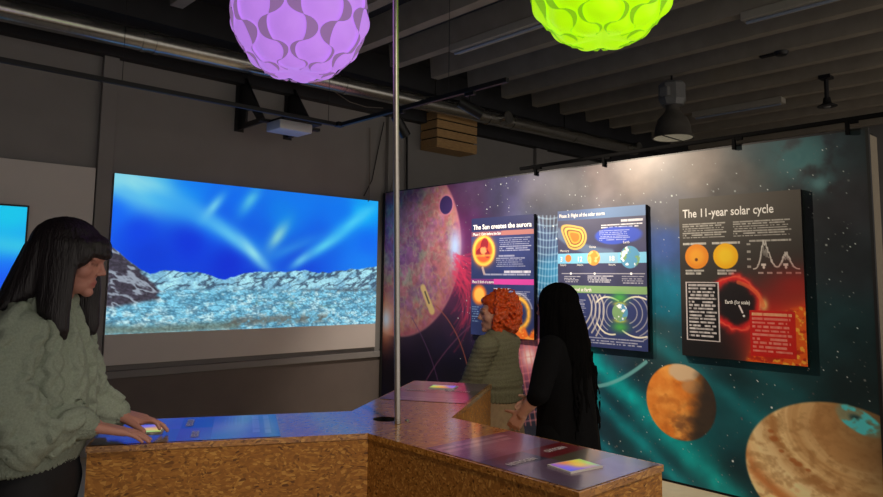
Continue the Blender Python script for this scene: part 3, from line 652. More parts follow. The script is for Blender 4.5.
def film(X, Y, W, H, k):
    n = fbm(X*7+k*3, Y*5, 4); C = idw(X, Y, [(0, 0, (40, 30, 60)), (W, 0, (66, 44, 70)), (0, .10, (84, 58, 92)), (W, .10, (110, 70, 96)), (W/2, .16, (132, 92, 120)), (0, .22, (62, 44, 78)), (W, .25, (86, 60, 84)), (0, H, (66, 48, 78)), (W, H, (96, 84, 94)), (W/2, H*.8, (84, 66, 88))], 3, .003)  # greyer far right end: a reflection put into the film colour
    C = C*(1.08+.5*n)[..., None]
    C = rows(C, X, Y, .04*W, .86*W, .030, .058, 1, (206, 180, 200), .8, .75, .05); C = rows(C, X, Y, .04*W, .80*W, .070, .098, 1, (206, 180, 200), .8, .7, .05)
    C = rows(C, X, Y, .04*W, .50*W, .125, .20, 6, (170, 150, 180), .5, .4)
    C = rect(C, X, Y, .5*W, W, .235, .345, (124, 22, 30)); C = rect(C, X, Y, 0, .5*W, .235, .345, (34, 32, 62)); C = rect(C, X, Y, .5*W, W, .345, .46, (96, 88, 70))
    return C
M_film = art_mat('printed_film', .30, spec=.5, coat=1.0)
for m_ in (M_film, M_osbt): setin(m_.node_tree.nodes['Principled BSDF'], Coat_IOR=1.9, Coat_Roughness=.12)
M_lcd = art_mat('touch_screen_picture', .3, emit=.85)
def lcd(X, Y):
    return idw(X, Y, [(0, 0, (150, 90, 200)), (.05, .0, (236, 120, 60)), (.09, .0, (226, 200, 40)), (.14, .0, (120, 220, 60)), (0, .1, (60, 90, 226)), (.05, .1, (130, 90, 220)), (.09, .1, (190, 120, 180)), (.14, .1, (80, 170, 210)), (.07, .045, (240, 190, 60)), (.02, .05, (120, 100, 226)), (.13, .05, (150, 226, 120))], 3.2, .0004)
for k, th in enumerate(arms):
    e = np.array([math.cos(th), math.sin(th), 0]); du = np.array([-math.sin(th), math.cos(th), 0])
    for b in (-1, 1):
        arm_box(MB(), th, RI-.004, AL-.004, b*HW-(.018 if b > 0 else -.0)-(.004 if b > 0 else -.004), b*HW-(.0 if b > 0 else -.018)-(.004 if b > 0 else -.004), .06, TH-.021).build('side_panel', M_osb, table, True)
    arm_box(MB(), th, AL-.022, AL-.004, -HW+.023, HW-.023, .06, TH-.021).build('end_panel', M_osb, table, True)
    arm_box(MB(), th, RI-.02, AL-.06, -HW+.05, HW-.05, 0, .06).build('plinth', M_gap, table, True)
    FW, FH = .405, AL-.435-.008
    g = art_grid('graphic_panel', armpt(th, .435, -FW/2, TH+.0016), du, e, FW, FH, .0035, lambda X, Y, k=k: film(X, Y, FW, FH, k), M_film, table)
    ca, cb, rot = ((.885, 0, .0), (.85, 0, .0), (.895, -.02, .16))[k]
    ct, st = math.cos(rot), math.sin(rot); d1 = du*ct+e*st; d2 = e*ct-du*st
    o_ = armpt(th, ca, cb, TH+.0075)-d1*.06-d2*.043
    s_ = art_grid('touch_screen', o_, d1, d2, .12, .086, .004, lcd, M_lcd, table)
    fr = MB()
    P = [o_+d1*x+d2*y for x, y in ((-.006, -.006), (.126, -.006), (.126, .092), (-.006, .092))]
    v0 = [fr.bm.verts.new((p[0], p[1], TH+.0018)) for p in P]; v1 = [fr.bm.verts.new((p[0], p[1], TH+.0066)) for p in P]
    fr.bm.faces.new(v0); fr.bm.faces.new(v1)
    for i in range(4): fr.bm.faces.new((v0[i], v0[(i+1) % 4], v1[(i+1) % 4], v1[i]))
    fr.build('screen_frame', M_white, s_, True)
    for s__, a_, b_, sz in (('OXYGEN', .735, .055, .034), ('NITROGEN', .765, -.16, .034)):
        p = armpt(th, a_, b_, TH+.0030); Mx = Matrix(((du[0], -e[0], 0, p[0]), (du[1], -e[1], 0, p[1]), (0, 0, 1, p[2]), (0, 0, 0, 1)))
        text_mesh('lettering', s__, sz, M_txtd, table, Mx, bold=.0012, width=.10 if s__ == 'OXYGEN' else .125)
MB().lathe([(.0, .006), (.006, .006), (.009, .003), (.009, 0)], 16, (1.80, 2.123, TH+.0005)).build('screw', M_steel, table, True, True)
# slim metal pole
pl = thing('metal_pole', 'slim metal pole rising from the middle of the chipboard table to the ceiling', 'pole', (1.735, 2.103, TH))
ptop = dep(395.6, 0, 2.86); pb = np.array([1.735, 2.103, TH+.0015]); pt = pb+(ptop-pb)*(4.015-pb[2])/(ptop[2]-pb[2])
M_pole = mat('brushed_steel_pole', rgb(190, 186, 182), .35, metal=.85, var=.05)
MB().tube([pb, pt], .0118, 16).build('tube', M_pole, pl, True, True)
MB().lathe([(.0121, .0), (.0135, 0), (.0135, .012), (.0121, .012)], 16, tuple(pb)).build('collar', M_steel, pl, True, True)

# ------------------------------------------------------------------ petal globe lamps
def globe(name, label, c, R, col, dark, es, ph, fa):
    t = thing(name, label, 'pendant lamp', (c[0], c[1], c[2]), 0, 'petal globe lamps')
    Ms = mat(name+'_lit_plastic', col, .45, var=.07, scale=5, emit=col, es=es)
    Md = mat(name+'_fold', dark, .5, var=.06, scale=8, emit=dark, es=es*.62)
    NL = 12; SPC = 2*PI/NL; lon0 = math.atan2(-c[1], -c[0])+ph
    E_ = [-1.24, -1.02, -.73, -.38, -.03, .32, .66, 1.0]
    cen = []
    for r_, (a, b) in enumerate(zip(E_, E_[1:])):
        for k in range(NL):
            if (k+r_) % 2 == fa: cen.append((lon0+(k+.5)*SPC, (a+b)/2))
    cv = np.array([[math.cos(a)*math.cos(b), math.sin(a)*math.cos(b), math.sin(b)] for a, b in cen])
    def rads(d):
        dd = np.arccos(np.clip(d@cv.T, -1, 1)).min(-1); return R*(.93+.085*np.exp(-(dd/.20)**2)-.05*np.clip((-d[..., 2]-.90)/.1, 0, 1))
    def P(lo, la, lift=0):
        d = np.array([math.cos(lo)*math.cos(la), math.sin(lo)*math.cos(la), math.sin(la)]); return np.array(c)+d*(rads(d[None])[0]+lift)
    bm_ = MB(); nu, nv_ = 120, 64
    V = [[bm_.bm.verts.new(P(2*PI*i/nu, -1.5707+3.0*j/nv_)) for i in range(nu)] for j in range(1, nv_+1)]
    for A, B in zip(V, V[1:]):
        for i in range(nu): bm_.bm.faces.new((A[i], A[(i+1) % nu], B[(i+1) % nu], B[i]))
    sb = bm_.bm.verts.new(P(0, -1.5707))
    for i in range(nu): bm_.bm.faces.new((V[0][(i+1) % nu], V[0][i], sb))
    shade = bm_.build('lamp_shade', Ms, t, True, True)
    N_ = 16
    fd = MB()                                   # the folded-back crescents that run in chains from pole to pole, one strip
    for k in range(NL):
        lon = lon0+k*SPC; prev = None
        for r_, (a, b) in enumerate(zip(E_, E_[1:])):
            sg = 1 if (k+r_) % 2 == fa else -1
            sg = -sg if False else sg
            th = .185 if a > -.74 else (.10 if a > -1.03 else .07)
            for i in range(N_+1):
                if prev is not None and i == 0: continue
                s_ = -1+2*i/N_; w = max(0.0, 1-s_*s_)**.62; la = (a+b)/2+(b-a)/2*s_
                o_ = fd.bm.verts.new(P(lon-sg*.245*w, la, .007)); n_ = fd.bm.verts.new(P(lon-sg*((.245-th)*w-.012), la, .012))
                pair = (o_, n_) if sg > 0 else (n_, o_)
                if prev is not None: fd.bm.faces.new((prev[0], prev[1], pair[1], pair[0]))
                prev = pair
    f_ = fd.bm
    for v in list(f_.verts): pass
    bmesh.ops.solidify(f_, geom=f_.faces[:], thickness=.0016)
    fd.build('fold', Md, shade, True)
    zt = 4.018
    MB().tube([(c[0], c[1], c[2]+R*.99), (c[0], c[1], zt-.05)], .004, 8).build('cord', M_black, t, True)
    MB().lathe([(.0, -.06), (.03, -.055), (.05, 0), (.0, 0)], 20, (c[0], c[1], zt)).build('ceiling_cup', M_black, t, True, True)
    MB().tube([(c[0], c[1], c[2]+R*.93), (c[0], c[1], c[2]+R*1.03)], .05, 16).build('cap', M_white, t, True, True)
    return t
globe('pendant_lamp', 'glowing lilac petal globe lamp hanging above the left arm of the table', (1.517, 2.549, 2.645), .302, rgb(188, 130, 234), rgb(158, 124, 168), .82, .05, 1)
globe('pendant_lamp', 'glowing lime green petal globe lamp hanging right of the pole', (2.300, 1.545, 2.745), .310, rgb(180, 244, 6), rgb(150, 190, 30), .85, -.22, 1)

# ------------------------------------------------------------------ ventilation duct along the left wall
def dz(x): return 3.495+.0155*(x-1.6)
duct = thing('air_duct', 'round galvanised air duct running along the top of the left wall', 'duct', (4, 5.95, dz(4)))
DR = .092
pts = [(x, 5.95, dz(x)) for x in np.linspace(XA+.02, 9.75, 30)]
MB().tube(pts, DR, 28).build('pipe', M_steel, duct, True, True)
for x in (-.8, .9, 2.02, 2.13, 4.1, 6.3, 6.75, 8.1, 9.6):
    MB().tube([(x-.02, 5.95, dz(x-.02)), (x+.02, 5.95, dz(x+.02))], DR+.007, 28).build('coupling', M_steel, duct, True, True)
for x in (.9, 2.9, 5.4, 7.9):
    MB().box((x-.006, 5.943, dz(x)+DR-.004), (x+.006, 5.957, 4.02)).build('hanger', M_black, duct, True)
M_grille = mat('grille_grey', rgb(96, 94, 90), .6)
for x in (6.52, 9.62):
    y0, z0 = 5.95-DR+.03, dz(x)
    ou = MB().tube([(x, y0+.02, z0), (x, y0-.10, z0)], .085, 24).build('outlet', M_steel, duct, True, True)
    gm = MB().tube([(x, y0-.099, z0), (x, y0-.106, z0)], .074, 24)
    for rr in (.02, .04, .06): gm.lathe([(rr, 0), (rr+.008, 0), (rr+.008, .006), (rr, .006)], 24, M=Matrix.Translation((x, y0-.106, z0)) @ Matrix.Rotation(PI/2, 4, 'X'))
    gm.build('grille', M_grille, ou, True)

# ------------------------------------------------------------------ lighting track and spotlights
TZ = 2.95; TX = 3.68; TY = 5.4
tr = thing('lighting_track', 'black ceiling-hung lighting track turning a corner below the duct', 'lighting track', (TX, TY, TZ))
MB().box((XA+.02, TY-.017, TZ-.018), (TX+.017, TY+.017, TZ+.018), .003).build('rail', M_black, tr, True)
MB().box((TX-.017, 3.28, TZ-.018), (TX+.017, TY-.017, TZ+.018), .003).build('rail', M_black, tr, True)
MB().box((TX-.05, TY-.05, TZ-.022), (TX+.02, TY+.02, TZ+.022), .004).build('corner_joint', M_black, tr, True)
for x, y in ((1.7, TY), (3.55, TY), (TX, 3.9)):
    MB().tube([(x, y, TZ+.015), (x, y, 4.02)], .0025, 6).build('suspension_wire', M_black, tr, True)
def spot(y, aim, label, power, size, blend, colr):
    p = Vector((TX, y, TZ-.018)); t = thing('track_spotlight', label, 'spotlight', p, 0, 'spotlights on the black track')
    d = (Vector(aim)-(p+Vector((0, 0, -.12)))).normalized(); hd = p+Vector((0, 0, -.12)); 
    MB().box((TX-.016, y-.05, TZ-.045), (TX+.016, y+.05, TZ-.019), .003).build('adapter', M_black, t, True)
    MB().tube([(TX, y, TZ-.04), (TX, y, TZ-.10)], .008, 10).build('stem', M_black, t, True)
    MB().tube([hd-d*.09, hd-d*.085, hd+d*.11, hd+d*.11], [.03, .042, .045, .04], 20).build('lamp_head', M_black, t, True, True)
    l = bpy.data.lights.new('spot_lamp', 'SPOT'); l.energy = power; l.spot_size = math.radians(size); l.spot_blend = blend; l.shadow_soft_size = .02; l.color = colr
    o = bpy.data.objects.new('spot_lamp', l); COL.objects.link(o); o.location = hd+d*.13; o.rotation_euler = d.to_track_quat('-Z', 'Y').to_euler()
    o.parent = t; o.matrix_parent_inverse = wm(t).inverted()
spot(4.50, (4.80, 4.55, 1.45), 'black spotlight on the track just right of the pole', SPOT_A, 118, .8, (1.0, .86, .72))
spot(3.66, (4.96, 2.62, 1.9), 'black spotlight tilted right near the end of the track', SPOT_B, 96, .85, (1.0, .84, .66))
mr = thing('display_lighting_rail', 'black rail on short posts along the top of the mural wall', 'lighting rail', (MXW+.03, 2.5, MTOP+.015))
MB().tube([(MXW-.02, 4.24, 2.552), (MXW-.02, .55, 2.575)], .016, 10).build('rail', M_matte, mr, True, True)
for px, dy in ((537, .0), (605, 0), (735, 0), (849, 0)):
    y = at(px, 140, 'X', MXW)[1]; z = 2.552+(4.24-y)*.0062
    MB().box((MXW-.032, y-.012, MTOP-.025), (MXW-.007, y+.012, z+.010), .002).build('post', M_matte, mr, True)
    MB().box((MXW-.033, y-.065, z-.030), (MXW-.007, y-.016, z-.012), .002).build('clamp', M_matte, mr, True)
# ------------------------------------------------------------------ projector on its wall brackets
for x, lb in ((3.15, 'black triangular wall bracket left of the projector'), (3.70, 'black triangular wall bracket right of the projector')):
    t = thing('wall_bracket', lb, 'bracket', (x, WY, 2.97), 0, 'projector brackets')
    pr_ = MB()
    tri_o = [(WY-.005, 2.97), (WY-.005, 3.50), (WY-.10, 3.50), (WY-.54, 2.97)]; 
    def pz(poly, x0, x1, mb):
        A = [mb.bm.verts.new((x0, a, b)) for a, b in poly]; B = [mb.bm.verts.new((x1, a, b)) for a, b in poly]
        mb.bm.faces.new(A); mb.bm.faces.new(B)
        for i in range(len(poly)): mb.bm.faces.new((A[i], A[(i+1) % len(poly)], B[(i+1) % len(poly)], B[i]))
    pz([(WY-.005, 3.14), (WY-.005, 3.50), (WY-.10, 3.50), (WY-.35, 3.20), (WY-.26, 3.14)], x-.012, x+.012, pr_); pz([(WY-.16, 2.97), (WY-.16, 3.14), (WY-.005, 3.14), (WY-.005, 2.97)], x-.012, x+.012, pr_); pz([(WY-.54, 2.97), (WY-.35, 3.20), (WY-.26, 3.14), (WY-.38, 3.02), (WY-.16, 3.02), (WY-.16, 2.97)], x-.012, x+.012, pr_)
    pr_.build('bracket_plate', M_black, t, True); MB().box((x-.05, WY-.008, 2.95), (x+.05, WY-.001, 3.52)).build('mounting_plate', M_black, t, True)
M_pj = mat('projector_white', rgb(206, 208, 214), .45, var=.02)
pj = thing('projector', 'white projector hung below the black wall brackets, facing the aurora screen', 'projector', (3.5, 5.75, 2.97))
MB().box((3.17, 5.62, 2.875), (3.52, 5.88, 2.965), .012).build('body', M_pj, pj, True, True)
MB().box((3.20, 5.615, 2.967), (3.62, 5.91, 2.995), .004).box((3.10, 5.86, 2.972), (3.76, 5.92, 2.999)).build('mounting_cradle', M_black, pj, True)
MB().tube([(3.46, 5.895, 2.90), (3.46, 5.925, 2.90)], .035, 20).build('lens', M_black, pj, True, True)
# ------------------------------------------------------------------ slatted wooden crate high on the wall
cr = thing('wall_mounted_crate', 'slatted pale wooden crate fixed high on the wall below the duct', 'crate', (5.9, 6.22, 3.09))
X0, X1, Y0, Y1, Z0, Z1 = 5.56, 6.25, 6.085, WY-.0005, 3.11, 3.56
MB().box((X0+.03, Y0+.03, Z0+.03), (X1-.03, Y1, Z1-.02)).build('lining', M_gap, cr, True)
hs = (Z1-Z0)/4
for k in range(4):
    z0, z1 = Z0+k*hs+.006, Z0+(k+1)*hs-.010
    MB().box((X0, Y0, z0), (X1, Y0+.016, z1), .003).build('front_slat', M_wood, cr, True)
    MB().box((X0, Y0+.017, z0), (X0+.016, Y1-.01, z1), .003).build('side_slat', M_wood, cr, True)
MB().box((X0+.002, Y0+.002, Z0-.012), (X1-.002, Y1-.003, Z0+.004), .002).build('base_board', M_wood, cr, True)
# ------------------------------------------------------------------ warehouse lamp, small ceiling lamp, battens
M_bell = mat('grey_bell_enamel', rgb(104, 100, 94), .45, metal=.3, var=.08)
M_refl = mat('white_reflector', rgb(232, 226, 210), .5, emit=rgb(150, 142, 120), es=.35)  # faint glow added so the inside of the bell looks pale
bx_, by_ = 6.94, 3.76; zt = 3.79
bl = thing('warehouse_pendant_lamp', 'grey bell-shaped industrial lamp hanging beyond the mural wall', 'pendant lamp', (bx_, by_, 3.08))
MB().tube([(bx_, by_, zt), (bx_, by_, 3.68)], .012, 8).build('hook', M_black, bl, True)
MB().lathe([(.0, .62), (.12, .62), (.15, .59), (.15, .42), (.12, .36), (.0, .36)], 8, (bx_, by_, 3.08)).box((bx_-.19, by_-.05, 3.52), (bx_+.19, by_+.05, 3.62), .01).build('ballast_housing', M_grey, bl, True)
MB().lathe([(.07, .38), (.075, .31), (.10, .27), (.155, .21), (.185, .13), (.20, .03), (.222, .0), (.218, -.006), (.19, .03)], 36, (bx_, by_, 3.08)).build('bell', M_bell, bl, True, True)
MB().lathe([(.0, .02), (.19, .006), (.205, -.002)], 36, (bx_, by_, 3.08)).build('reflector', M_refl, bl, True, True)
MB().box((bx_-.225, by_-.004, 3.068), (bx_+.225, by_+.004, 3.078)).build('guard_bar', M_black, bl, True)
cx_, cy_ = 8.15, 2.585
cl = thing('ceiling_lamp', 'small black dish lamp on a stem from the ceiling, far right', 'ceiling lamp', (cx_, cy_, 3.45))
MB().box((cx_-.06, cy_-.06, 3.75), (cx_+.06, cy_+.06, 3.79)).build('ceiling_plate', M_black, cl, True)
MB().tube([(cx_, cy_, 3.74), (cx_, cy_, 3.53)], .024, 10).build('stem', M_black, cl, True)
MB().lathe([(.0, .10), (.035, .09), (.045, .03), (.10, .0), (.10, -.008), (.0, -.008)], 24, (cx_, cy_, 3.45)).build('dish', M_black, cl, True, True)
MB().lathe([(.0, -.025), (.03, -.020), (.038, -.009)], 20, (cx_, cy_, 3.45)).build('bulb', M_grey, cl, True, True)
M_bat = mat('batten_enamel', rgb(170, 164, 152), .5, var=.03)
M_tube = mat('unlit_tube', rgb(150, 160, 180), .25, var=.02)
for (x, y0, y1, lb) in ((4.58, 4.78, 3.0, 'grey strip light on the ceiling left of the green lamp'), (5.77, 2.45, 1.0, 'thin pale strip light on the ceiling at the upper right'), (8.72, 4.42, 3.26, 'pale strip light on the ceiling right of the warehouse lamp')):
    t = thing('ceiling_strip_light', lb, 'strip light', (x, (y0+y1)/2, 3.779), 0, 'strip lights between the ceiling ribs')
    xr = 2.2+.595*round((x-2.2)/.595); 
    MB().box((xr-.07, y1, 3.715), (xr+.07, y0, 3.79), .006).build('housing', M_bat, t, True)
    MB().tube([(xr-.02, y1+.03, 3.702), (xr-.02, y0-.03, 3.702)], .013, 10).build('fluorescent_tube', M_tube, t, True, True)
sd_ = thing('smoke_detector', 'small dark detector on the ceiling above the warehouse lamp', 'detector', (6.96, 2.6, 3.75))
MB().lathe([(.0, -.04), (.05, -.035), (.07, -.01), (.07, 0), (0, 0)], 20, (6.96, 2.6, 3.779)).build('housing', M_black, sd_, True, True)
MB().box((6.93, 2.66, 3.76), (6.985, 2.80, 3.779)).build('cable_box', M_black, sd_, True)
# ------------------------------------------------------------------ cables on the left wall
def cable(pts, r, label, m=None):
    t = MB().tube(pts, r, 8).build('wall_cable', m or M_cable, None); tag(t, label, 'cable', 'cables on the left wall')
def wp(px, py, off=.012): p = at(px, py, 'Y', WY-off); return tuple(p)
cable([wp(104, 62), wp(102, 100), wp(100, 140), wp(97, 170)], .005, 'thin pale cable on the wall between the boards, left one of a pair')
cable([wp(116, 68), wp(114, 100), wp(111, 140), wp(110, 170)], .005, 'thin pale cable on the wall between the boards, right one of a pair')
cable([wp(370, 128, .03), wp(370, 160, .03), wp(369, 200, .06), wp(368, 201.5, .06)], .006, 'pale cable dropping straight to the right end of the screen')
cable([wp(384, 122, .03), wp(378, 150, .03), wp(372, 180, .03), wp(364, 196, .03)], .006, 'dark cable slanting down above the right end of the screen', M_black)
cable([wp(407, 128, .03), wp(407, 160, .03), wp(407, 192, .03)], .012, 'dark conduit on the wall just right of the metal pole', M_black)
cable([wp(400, 160, .06), wp(393, 180, .06), wp(390, 193, .06)], .005, 'thin cable slanting behind the metal pole to the mural')
cable([wp(335, 92, .13), wp(350, 102, .14), wp(366, 107, .14), wp(383, 108, .14)], .005, 'slack cable looping under the wall beam right of the projector')
# ------------------------------------------------------------------ people
def frame(o, deg):
    a = math.radians(deg); u = np.array([math.cos(a), math.sin(a), 0]); r = np.array([math.sin(a), -math.cos(a), 0]); z = np.array([0, 0, 1.]); o = np.array(o, float)
    f = lambda p: o+np.asarray(p)[..., 0:1]*u+np.asarray(p)[..., 1:2]*r+np.asarray(p)[..., 2:3]*z
    inv = lambda p: np.stack([(p-o)@u, (p-o)@r, (p-o)@z], -1)
    return f, inv
def headframe(fr, c, nod, turn, k=1.0):
    cn, sn, ct, st = math.cos(nod), math.sin(nod), math.cos(turn), math.sin(turn)
    def f(p):
        p = np.asarray(p, float)*k; x = p[..., 0]*cn+p[..., 2]*sn; z = -p[..., 0]*sn+p[..., 2]*cn; y = p[..., 1]
        return fr(np.stack([c[0]+x*ct-y*st, c[1]+x*st+y*ct, c[2]+z], -1))
    return f
def head(V, hf):
    s = V.fr; V.fr = hf
    V.ell((-.012, 0, .03), (.096, .075, .084)); V.ell((.028, 0, -.025), (.066, .062, .085)); V.ell((.034, 0, -.074), (.054, .047, .040)); V.ell((.076, 0, -.100), (.020, .020, .017))
    V.chain([((.084, -.045, .012), .010), ((.092, 0, .014), .012), ((.084, .045, .012), .010)])
    V.chain([((.090, 0, .008), .008), ((.103, 0, -.018), .0078), ((.112, 0, -.032), .0082)]); V.ell((.101, .010, -.037), .0068); V.ell((.101, -.010, -.037), .0068)
    V.chain([((.082, -.021, -.067), .006), ((.0915, -.006, -.064), .0062), ((.0915, .006, -.064), .0062), ((.082, .021, -.067), .006)])
    V.chain([((.081, -.018, -.075), .006), ((.0895, 0, -.0775), .0072), ((.081, .018, -.075), .006)])
    for q in (-1, 1):
        V.ell((.058, q*.036, -.032), .027); V.ell((-.008, q*.074, -.014), (.018, .008, .030)); V.ell((.076, q*.030, -.002), (.012, .015, .011))
    V.fr = s
def head_paint(me, hf, skin, lip, brow, base=None):
    P = coords(me); C = np.zeros((len(P), 3))+np.array(skin)
    def w(pt, r): return np.exp(-(np.linalg.norm(P-hf(np.array(pt, float)), axis=1)/r)**2)[:, None]
    for y in (-.014, 0, .014): C = C*(1-.8*w((.096, y, -.070), .011))+np.array(lip)*.8*w((.096, y, -.070), .011)
    for q in (-1, 1):
        for x, y, z in ((.092, .018, .020), (.090, .032, .023), (.080, .046, .020)): C = C*(1-.85*w((x, q*y, z), .007))+np.array(brow)*.85*w((x, q*y, z), .007)
        for x, y, z in ((.089, .018, -.008), (.089, .030, -.009), (.083, .042, -.008)): C = C*(1-.85*w((x, q*y, z), .005))+np.array(brow)*.85*w((x, q*y, z), .005)
        C = C*(1-.25*w((.075, q*.04, -.035), .02))+np.array(lip)*.25*w((.075, q*.04, -.035), .02)
    set_art(me, s2l(np.clip(C, 0, 255)/255))
def hand(V, wrist, d, nrm, thumb, fingers, th_dir=None, k=1.0, floor=None):
    """palm plus five fingers; nrm = the way the palm faces, thumb = unit vector towards the thumb side"""
    if floor is not None:                     # set down on a surface: lift the wrist until the lowest point just touches
        T_ = Vol(); hand(T_, wrist, d, nrm, thumb, fingers, th_dir, k); lo = min(v[:, 2].min() for v in T_.v)
        wrist = np.asarray(wrist, float)+np.array([0, 0, floor-lo])
        if V is None: return wrist
    s = V.fr; V.fr = None
    w = np.asarray(wrist, float); d = np.asarray(d, float); d = d/np.linalg.norm(d); nrm = np.asarray(nrm, float); nrm = nrm-d*(nrm@d); nrm /= np.linalg.norm(nrm)
    t = np.cross(d, nrm); t = t*np.sign(t@np.asarray(thumb))
    L = [.070, .079, .073, .058]; off = [.029, .0095, -.0105, -.029]; rad = [.0086, .0088, .0083, .0074]; kn = [.083, .087, .082, .073]
    for i in range(4):
        b = w+(d*kn[i]+t*off[i])*k
        V.chain([(w+t*off[i]*.62*k, .0145*k), ((w+t*off[i]*.62*k+b)/2, .0125*k), (b, .0105*k)])
        spread, a, c1, c2 = fingers[i]; p = b; ang = a; dd0 = d+t*spread; dd0 /= np.linalg.norm(dd0)
        for m, (fr_, cc) in enumerate(((.46, 0), (.30, c1), (.24, c2))):
            ang += cc; q = p+(dd0*math.cos(ang)+nrm*math.sin(ang))*L[i]*fr_*k
            V.chain([(p, rad[i]*(1-.10*m)*k), (q, rad[i]*(1-.10*(m+1))*k)]); p = q
    p = w+(d*.022+t*.026+nrm*.004)*k; td = d*.62+t*.72+nrm*.30 if th_dir is None else d*th_dir[0]+t*th_dir[1]+nrm*th_dir[2]; td /= np.linalg.norm(td)
    V.chain([(w+t*.012*k, .015*k), (p, .0135*k)]); bend = nrm*.25+d*.35
    for m, l in enumerate((.040, .032, .024)):
        q = p+td*l*k; V.chain([(p, (.0118-.0012*m)*k), (q, (.0106-.0014*m)*k)]); p = q; td = td+bend*.35; td /= np.linalg.norm(td)
    V.fr = s; return w
M_skin = art_mat('skin', .5, spec=.35)
def hair_mat(name, c, rough=.38):
    return mat(name, c, rough, var=.35, scale=9, bump=.5, stretch=(22, 22, 2.2), spec=.5)
def strands(me, amp, fa, fz, c, seed=0.0):
    P = coords(me); N = normals(me); a = np.arctan2(P[:, 1]-c[1], P[:, 0]-c[0])
    put(me, P+N*(amp*(fbm(a*fa+seed, P[:, 2]*fz, 3)-.5)*2)[:, None])
def legs(V, hip, foot, zhip=.86, r=(.085, .055, .042), zf=.05, df=.0):
    for q in (-1, 1):
        V.chain([((0, q*hip*.9, zhip), r[0]-.012), ((.01, q*hip*1.0, zhip-.2), r[0]-.02), ((.015+df, q*foot, .47), r[1]), ((df*.5-.01, q*foot, .10), r[2])])
def shoes(V, foot, f0=0.0):
    for q in (-1, 1): V.chain([((f0-.045, q*foot, .045), .043), ((f0+.06, q*foot*1.1, .038), .036), ((f0+.14, q*foot*1.15, .032), .030)]); V.ell((f0-.02, q*foot, .09), (.048, .044, .05))

# ---- the person at the table's left arm
E1 = dep(41, 400, 2.215); E1[2] = 0
fr, inv = frame(E1, -36)
p1_ = thing('person', 'dark-haired person in a chunky pale green cable-knit sweater, hands on the table screen', 'person', tuple(E1))
HC = (.062, 0, 1.560); hf = headframe(fr, HC, .20, -.06)
V = Vol(fr); head(V, hf)
V.chain([((.045, 0, 1.50), .05), ((.02, 0, 1.43), .052), ((.0, 0, 1.37), .06)])
V.loft([((-.0, 0, z), (a, 0, 0), (0, b, 0)) for z, a, b in ((.82, .10, .145), (.95, .10, .145), (1.08, .09, .125), (1.22, .095, .145), (1.32, .08, .155), (1.38, .05, .10))])
legs(V, .085, .09, df=-.12)
W_R = at(95, 434, 'Z', 1.0); W_L = at(119, 416.5, 'Z', 1.012); kR = at(122, 438, 'Z', .978); kL = at(140, 421.5, 'Z', .995)
GR = [(.30, .02, .12, .12), (.10, .05, .16, .14), (-.08, .08, .18, .16), (-.30, .10, .22, .18)]; GL = [(.16, -.42, .66, .60), (.04, -.16, .42, .40), (-.10, .02, .28, .25), (-.24, .10, .24, .22)]
dR, dL_ = kR-W_R, kL-W_L
W_R = hand(None, W_R, dR, (0, 0, -1), (.676, .729, 0), GR, (.85, .60, .10), 1.12, TH+.0022); W_L = hand(None, W_L, dL_, (0, 0, -1), (-.676, -.729, 0), GL, (.95, .50, .06), 1.12, TH+.0080)
shR, elR = fr(np.array([-.015, .165, 1.33])), dep(27, 437, 2.06)
shL, elL = fr(np.array([-.015, -.165, 1.33])), dep(84, 404, 2.36)
V.fr = None
V.chain([(shR, .05), ((shR+elR)/2, .044), (elR, .038), (W_R*.6+elR*.4, .034), (W_R, .025)]); V.chain([(shL, .05), ((shL+elL)/2, .044), (elL, .038), (W_L*.6+elL*.4, .034), (W_L, .025)])
hand(V, W_R, dR, (0, 0, -1), (.676, .729, 0), GR, (.85, .60, .10), 1.12); hand(V, W_L, dL_, (0, 0, -1), (-.676, -.729, 0), GL, (.95, .50, .06), 1.12)
V.fr = fr
me = V.mesh('body', .0042, 3); head_paint(me, hf, (196, 140, 126), (176, 98, 96), (84, 58, 52))
link('body', me, M_skin, p1_, True)
for q in (-1, 1):
    pass
M_eye = mat('eye_white', rgb(220, 214, 208), .2, var=.02)
# sweater
V = Vol(fr)
V.loft([((f, 0, z), (a, 0, 0), (0, b, 0)) for z, f, a, b in ((.915, -.03, .132, .186), (.955, -.028, .150, .200), (1.03, -.024, .164, .206), (1.12, -.018, .158, .202), (1.22, -.014, .142, .195), (1.30, -.016, .122, .185), (1.355, -.012, .10, .165), (1.395, -.005, .075, .10), (1.425, .005, .068, .072))], 40)
slR = [(shR, .076), (fr(np.array([-.045, .215, 1.18])), .080), (elR, .082), (elR*.5+W_R*.5+np.array([0, 0, .030]), .062), (W_R*.76+elR*.24+np.array([0, 0, .018]), .046), (W_R*.88+elR*.12+np.array([0, 0, .006]), .034)]
slL = [(shL, .076), (shL*.45+elL*.55, .078), (elL, .074), (elL*.5+W_L*.5, .066), (W_L*.85+elL*.15, .05), (W_L*.94+elL*.06, .038)]
V.fr = None; V.chain(slR); V.chain(slL)
sw = V.mesh('sweater', .0055, 5)
P = coords(sw); N = normals(sw); Q = inv(P)
def braid(x, y, w, per):                     # crossing rope stitch: height of two strands
    a = w*.42*np.sin(2*PI*y/per); h = np.zeros_like(x)
    for s_ in (a, -a): h = np.maximum(h, np.clip(1-((x-s_)/(w*.46))**2, 0, 1)**.5*(1+.25*np.cos(2*PI*y/per)*np.sign(s_-0)))
    return h
